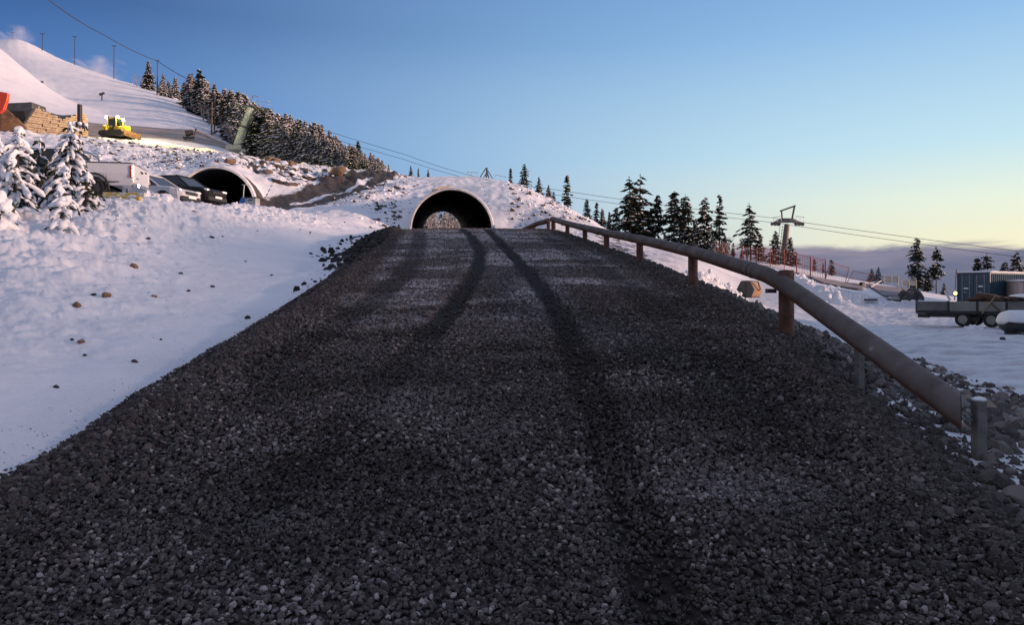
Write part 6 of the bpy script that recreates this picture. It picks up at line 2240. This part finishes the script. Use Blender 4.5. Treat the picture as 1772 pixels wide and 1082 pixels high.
# T shaped pylon to the right
PD = 84.0
x, y, _ = P(1356, 460, PD)
z = ground(x, y)
pyl = thing('lift_tower', 'T shaped lift pylon with sheaves and a raised frame above the red fence', 'lift tower', (x, y, z - .3), 0)
tb = Vector((P(1362, 388, PD)[0] - x, 0, P(1362, 388, PD)[2] - z + .3))
MB().tube([(-.25, 0, 0), tb], [.42, .30], 18).build('column', M('pylon_brown_steel', (0.14, 0.115, 0.095), 0.6, .2), pyl)
hd_ = MB()
hd_.tube([tb + Vector((-1.55, 0, .1)), tb + Vector((-.6, 0, .42)), tb + Vector((.6, 0, .42)), tb + Vector((1.6, 0, .05))], [.16, .27, .27, .16], 8)
hd_.build('cross_arm', M('pylon_grey', (0.16, 0.16, 0.16), 0.6, .2), pyl)
for s in (-1, 1):
    sv = MB()
    sheave_train(sv, tb + Vector((s * 1.35, -.1, .0)), (1, 0, -.06), 3, .36, .2)
    sv.build('sheaves', m_dsteel, pyl)
gf = MB()
gf.tube([tb + Vector((-.55, 0, .45)), tb + Vector((-.62, 0, 1.55))], .09, 6).tube([tb + Vector((.55, 0, .45)), tb + Vector((.85, 0, 2.05))], .11, 6).tube([tb + Vector((-.8, 0, 1.48)), tb + Vector((.95, 0, 2.1))], .10, 6)
gf.build('lifting_frame', m_dsteel, pyl)
wk = MB()
for s in (-1, 1):
    wk.tube([tb + Vector((s * .8, -.5, .85)), tb + Vector((s * 1.75, -.5, .75))], .03, 5)
    for q in (.85, 1.3, 1.72):
        wk.tube([tb + Vector((s * q, -.5, .15)), tb + Vector((s * q, -.5, .82))], .025, 5)
wk.build('walkway', m_steel, pyl)
ld_ = MB()
for o_ in (-.62, -.9):
    ld_.tube([(o_ - .2, -.2, .4), tb + Vector((o_ + .05, -.2, -.2))], .03, 5)
for k in range(14):
    q = Vector((-.96, -.2, .6)).lerp(tb + Vector((-.7, -.2, -.3)), k / 13)
    ld_.tube([q, q + Vector((.28, 0, 0))], .02, 4)
ld_.build('ladder', m_dsteel, pyl)


def cable(name, pl, r, label, cat='cable', sag=0.0):
    pv = [Vector(P(*p)) for p in pl]
    out = []
    for a, c_ in zip(pv[:-1], pv[1:]):
        for k in range(12):
            q = a.lerp(c_, k / 12)
            q.z -= sag * 4 * (k / 12) * (1 - k / 12)
            out.append(q)
    out.append(pv[-1])
    o0 = out[0].copy()
    return tag(MB().tube([p - o0 for p in out], r, 5).build(name, m_wire, None, o0), label, cat)


cable('haul_rope', [(432, 182, 100), (700, 267, 96), (824, 306, 92), (960, 328, 90), (1336, 377, PD), (1900, 451, 72)], .026, 'upper one of the two lift ropes crossing the sky to the right', sag=.15)
cable('haul_rope', [(440, 196, 101.5), (700, 276, 97.5), (812, 309, 93.5), (960, 337, 91.5), (1338, 385, PD + 1.5), (1900, 462, 73.5)], .026, 'lower one of the two lift ropes crossing the sky to the right', sag=.15)
cable('power_cable', [(60, -22, 130), (85, 0, 140), (180, 60, 172), (272, 105, 205), (350, 148, 178), (395, 168, 170)], .09, 'thick dark cable slanting down the sky to the pole by the ridge forest', sag=.4)

# poles by the forest edge and masts on the piste
for px, d, top, bot, r, lab, arms in [(272, 205, 104, 164, .17, 'wooden pole that carries the slanting cable beside the dark spruce', 1), (330, 176, 128, 194, .15, 'thinner wooden pole among the first spruces of the ridge', 1),
                                      (366, 122, 176, 248, .13, 'tall brown pole on the snow left of the green lift tower, nearer of a pair', 0), (371, 128, 162, 228, .12, 'brown pole just behind another, left of the green lift tower', 0)]:
    x, y, z = G(px, d)
    zt = P(px, top, d)[2]
    pr = thing('wooden_pole', lab, 'pole', (x, y, z))
    MB().tube([(0, 0, -.4), (.1, 0, zt - z)], [r * 1.15, r * .85], 8).build('shaft', m_mast, pr)
    if arms:
        MB().tube([(-.55, 0, zt - z - .1), (.65, 0, zt - z - .1)], .09, 6).build('cross_arm', m_mast, pr)
        MB().tube([(-.35, 0, zt - z - .05), (-.35, 0, zt - z + .22)], .08, 6).tube([(.4, 0, zt - z - .05), (.4, 0, zt - z + .22)], .08, 6).build('insulator', m_dsteel, pr)
    else:
        MB().box((.08, 0, zt - z - .5), (.3, .2, .35), bev=.04).build('box', m_dsteel, pr)
for px, d, top, lab in [(197, 246, 79, 'tall snow making lance on the piste skyline, nearest to the forest'), (129, 262, 63, 'snow making lance standing in the drifting snow on the skyline'),
                        (73, 266, 58, 'faint snow making lance right of the white summit'), (22, 272, 56, 'short faint snow making lance left on the white summit')]:
    x, y, z = G(px, d)
    zt = P(px, top, d)[2]
    pr = thing('snow_lance', lab, 'snow lance', (x, y, z))
    MB().tube([(0, 0, -.4), (.1, 0, zt - z)], [.14, .10], 8).build('shaft', m_wire, pr)
    MB().tube([(-.7, 0, zt - z + .15), (0, 0, zt - z - .1), (.8, 0, zt - z + .1)], .13, 6).build('nozzle_head', m_wire, pr)
for px, d, bot, lab in [(70, 176, 131, 'small snow cannon on the piste left, beside scattered snow clumps'), (176, 172, 133, 'small dark snow cannon high on the piste right of the drift')]:
    x, y, z = G(px, d)
    pr = thing('snow_cannon', lab, 'snow cannon', (x, y, z))
    MB().tube([(0, 0, -.2), (.1, 0, 1.5)], .13, 6).build('post', m_dsteel, pr)
    MB().tube([(-.5, 0, 1.35), (.6, 0, 1.75)], [.3, .24], 10).build('barrel', m_dsteel, pr)

# ------------------------------------------------------------------ red safety fence on the bank, pale panels, fallen nets
m_net, t, b = new_mat('red_net')
oc = t.n('ShaderNodeTexCoord').outputs['UV']
b.inputs['Base Color'].default_value = (0.42, 0.14, 0.11, 1)
b.inputs['Roughness'].default_value = .7
m_fp = M('fence_post_red', (0.30, 0.085, 0.06), 0.7)


def net_mesh(pa, pb, ha, hb, step=.2, r=.010):
    """Mesh of crossing cords between two posts."""
    mb = MB()
    L = (pb - pa).length
    n = max(2, int(L / step))
    m = 9
    pt = lambda i, j: pa.lerp(pb, i / n) + Vector((0, 0, .08 + (ha + (hb - ha) * i / n - .08) * j / m - .05 * math.sin(math.pi * i / n) * j / m))
    for i in range(n + 1):
        mb.tube([pt(i, j) for j in (0, 2, m)], r, 3, caps=False, smooth=False)
    for j in range(m + 1):
        mb.tube([pt(i, j) for i in range(n + 1)], r * (1.6 if j in (0, m) else 1), 3, caps=False, smooth=False)
    return mb


FENCE = [(1238, 66, 1.35), (1262, 66, 1.5), (1285, 65.8, 1.55), (1310, 65.7, 1.6), (1333, 65.6, 1.6), (1357, 65.5, 1.75), (1379, 65.4, 1.7), (1402, 65.3, 1.75), (1428, 65.2, 1.8)]
x0, y0, z0 = G(FENCE[0][0], FENCE[0][1])
fe = thing('net_fence', 'red mesh safety fence running along the snow bank behind the yard', 'fence', (x0, y0, z0))
O = Vector((x0, y0, z0))
fp = [Vector(G(p[0], p[1])) - O for p in FENCE]
for i, (v, f_) in enumerate(zip(fp, FENCE)):
    MB().tube([v - Vector((0, 0, .3)), v + Vector((0, 0, f_[2] + .08))], .032, 6).build('post', m_fp, fe)
for i in range(len(fp) - 1):
    net_mesh(fp[i], fp[i + 1], FENCE[i][2], FENCE[i + 1][2]).build('net', m_net, fe)
# metal framed fence panels leaning along the bank
for i, (pa, pb, hh, ln, lab) in enumerate([((1378, 64.6), (1403, 64.6), 1.75, 0, 'upright red framed fence panel, first in line right of the pylon'), ((1403, 64.5), (1429, 64.5), 1.75, .0, 'upright red framed fence panel before the small blunt tree'),
                                           ((1428, 64.4), (1462, 64.4), 1.6, .45, 'tilted red framed fence panel beside the little pointed spruce'), ((1464, 64.2), (1500, 64.2), 1.2, .75, 'far leaning red framed fence panel, last in line before the nets')]):
    A, B = Vector(G(*pa)), Vector(G(*pb))
    pn = thing('barrier_fence', lab, 'barrier', A)
    B = B - A
    off = Vector((ln, .3 * ln, 0))
    T0, T1 = Vector((0, 0, hh)) + off, B + Vector((0, 0, hh * (.9 if ln else 1))) + off
    MB().tube([(0, 0, 0), T0, T1, B], .035, 6).tube([T0 * .5, B.lerp(T1, .5)], .02, 5).build('frame', m_fp, pn)
    mb = MB()
    n = 9
    for k in range(1, n):
        mb.tube([B * (k / n), T0.lerp(T1, k / n)], .007, 3, caps=False)
    for k in range(1, 7):
        mb.tube([T0 * (k / 7), B.lerp(T1, k / 7)], .007, 3, caps=False)
    mb.build('wire_mesh', m_fp, pn)
    MB().box((0, 0, .03), (.35, .5, .16), bev=.03).build('foot_block', m_dark, pn)
# pale panels in the distance
m_pan = M('pale_panel', (0.34, 0.31, 0.27), 0.7, col2=(.42, .40, .36), scale=4.0)
for px0, px1, top, bot, d, lab in [(1530, 1553, 477, 494, 69, 'pale framed panel left of its twin, left of the tall tapering spruce'), (1560, 1584, 484, 499, 69, 'pale framed panel right of its twin, at the foot of the tall tapering spruce')]:
    x, y, z = P(px0, bot + 5, d)
    wd, hh = (px1 - px0) / FPX * d, (bot + 5 - top) / FPX * d
    z = ground(x, y) - .1
    hh = P(px0, top, d)[2] - z
    pn = thing('panel_stand', lab, 'panel', (x, y, z), R(-6))
    MB().box((wd / 2, 0, hh * .62), (wd, .06, hh * .55), bev=.01).build('board', m_pan, pn)
    fr2 = MB()
    for k in (0, .5, 1):
        fr2.tube([(wd * k, -.05, 0), (wd * k, -.05, hh)], .035, 6)
    fr2.tube([(0, -.05, hh), (wd, -.05, hh)], .035, 6).box((wd * .62, -.06, hh * .6), (wd * .22, .03, hh * .2))
    fr2.build('frame', m_conc, pn)
# nets lying on the snow: sheets draped over the ground
m_drape, t, b = new_mat('brown_net')
oc = t.n('ShaderNodeTexCoord').outputs['Object']
wvx = t.n('ShaderNodeTexWave', wave_type='BANDS')
wvx.inputs['Scale'].default_value = 3.0
wvx.inputs['Distortion'].default_value = 1.0
t.put(wvx.inputs['Vector'], oc)
t.put(b.inputs['Base Color'], t.mix(t.math('MULTIPLY', t.noise(oc, 6.0, 4.0), 1.0), t.mix(wvx.outputs['Fac'], (0.13, 0.11, 0.115), (0.20, 0.175, 0.18)), (0.30, 0.28, 0.30)))
b.inputs['Roughness'].default_value = 0.85


def drape(corners, label, n=26, m=12):
    """A net sheet following the ground between four (px, d) corners."""
    c = [np.array(P(px, 500, d)[:2]) for px, d in corners]
    u, v = np.meshgrid(np.linspace(0, 1, n), np.linspace(0, 1, m), indexing='ij')
    xy = (1 - v)[..., None] * ((1 - u)[..., None] * c[0] + u[..., None] * c[1]) + v[..., None] * ((1 - u)[..., None] * c[3] + u[..., None] * c[2])
    x, y = xy[..., 0].ravel(), xy[..., 1].ravel()
    z = gz(x, y) + .07 + .05 * (1 + fbm(x * 1.5, y * 1.5, 3, 9))
    o0 = np.array([x.mean(), y.mean(), z.mean()])
    id_ = np.arange(n * m).reshape(n, m)
    q = np.stack([id_[:-1, :-1], id_[1:, :-1], id_[1:, 1:], id_[:-1, 1:]], -1).reshape(-1, 4)
    me = np_mesh('fallen_net', np.stack([x, y, z], -1) - o0, q, True)
    o = link_mesh('fallen_net', me, m_drape, None, tuple(o0))
    sd_ = o.modifiers.new('thick', 'SOLIDIFY')
    sd_.thickness = .03
    return tag(o, label, 'net')


drape([(1395, 64.3), (1500, 64.8), (1492, 62.0), (1420, 62.6)], 'grey brown net lying on the bank under the leaning panels')
drape([(1496, 66.0), (1590, 66.5), (1580, 60.5), (1530, 60.0)], 'large grey brown net draped over the bank below the pale panels')
drape([(1536, 59.8), (1592, 60.0), (1586, 58.3), (1532, 58.2)], 'lower flap of net lying flat just left of the root stump')
bp_ = [P(1500, 491, 65), P(1525, 486, 65.5), P(1507, 497, 64)]
o0 = Vector(bp_[0])
tag(MB().tube([Vector(q) - o0 for q in bp_], .05, 6).build('fence_pole', m_plate, None, o0), 'pale pole lying bent across the top of the large net', 'pole')
x, y, z = P(1492, 497, 64)
tag(MB().box((0, 0, .0), (.4, .35, .5), rz=.3, bev=.06).build('dark_crate', m_dark, None, (x, y, ground(x, y) + .2)), 'dark block standing at the upper left corner of the large net', 'block')

# drifting snow from the lances: a thin volume over the piste
m_mist = bpy.data.materials.new('snow_mist')
m_mist.use_nodes = True
nt = m_mist.node_tree
nt.nodes.clear()
t = NT(nt)
pv = t.n('ShaderNodeVolumePrincipled')
pv.inputs['Color'].default_value = (0.96, 0.95, 0.95, 1)
oc = t.n('ShaderNodeTexCoord').outputs['Generated']
sp = t.n('ShaderNodeSeparateXYZ')
t.put(sp.inputs[0], oc)
ob = t.n('ShaderNodeTexCoord').outputs['Object']
nz = t.noise(t.mapping(ob, scale=(.5, .5, 1.0)), .16, 4.0, .6, .6)


def bell(v):
    return t.math('SUBTRACT', 1.0, t.math('POWER', t.math('ABSOLUTE', t.math('MULTIPLY', t.math('SUBTRACT', v, 0.5), 2.0)), 2.0), clamp=True)


dn = t.math('MULTIPLY', t.math('MULTIPLY', bell(sp.outputs[0]), bell(sp.outputs[2])), t.smooth(nz, 0.42, 0.66))
t.put(pv.inputs['Density'], t.math('MULTIPLY', dn, 0.17))
wo_ = t.n('ShaderNodeOutputMaterial')
nt.links.new(pv.outputs[0], wo_.inputs['Volume'])
for (pc, sz, lab) in [((165, 120, 252), (24, 10, 10), 'drifting snow mist over the piste skyline'), ((28, 70, 268), (16, 10, 12), 'drifting snow mist by the white summit')]:
    c_ = P(*pc)
    mb = MB().ball((0, 0, 0), 1.0, (sz[0] / 2, sz[1] / 2, sz[2] / 2), 20, 12)
    tag(mb.build('snow_mist', m_mist, None, c_), None, None, None, 'stuff')
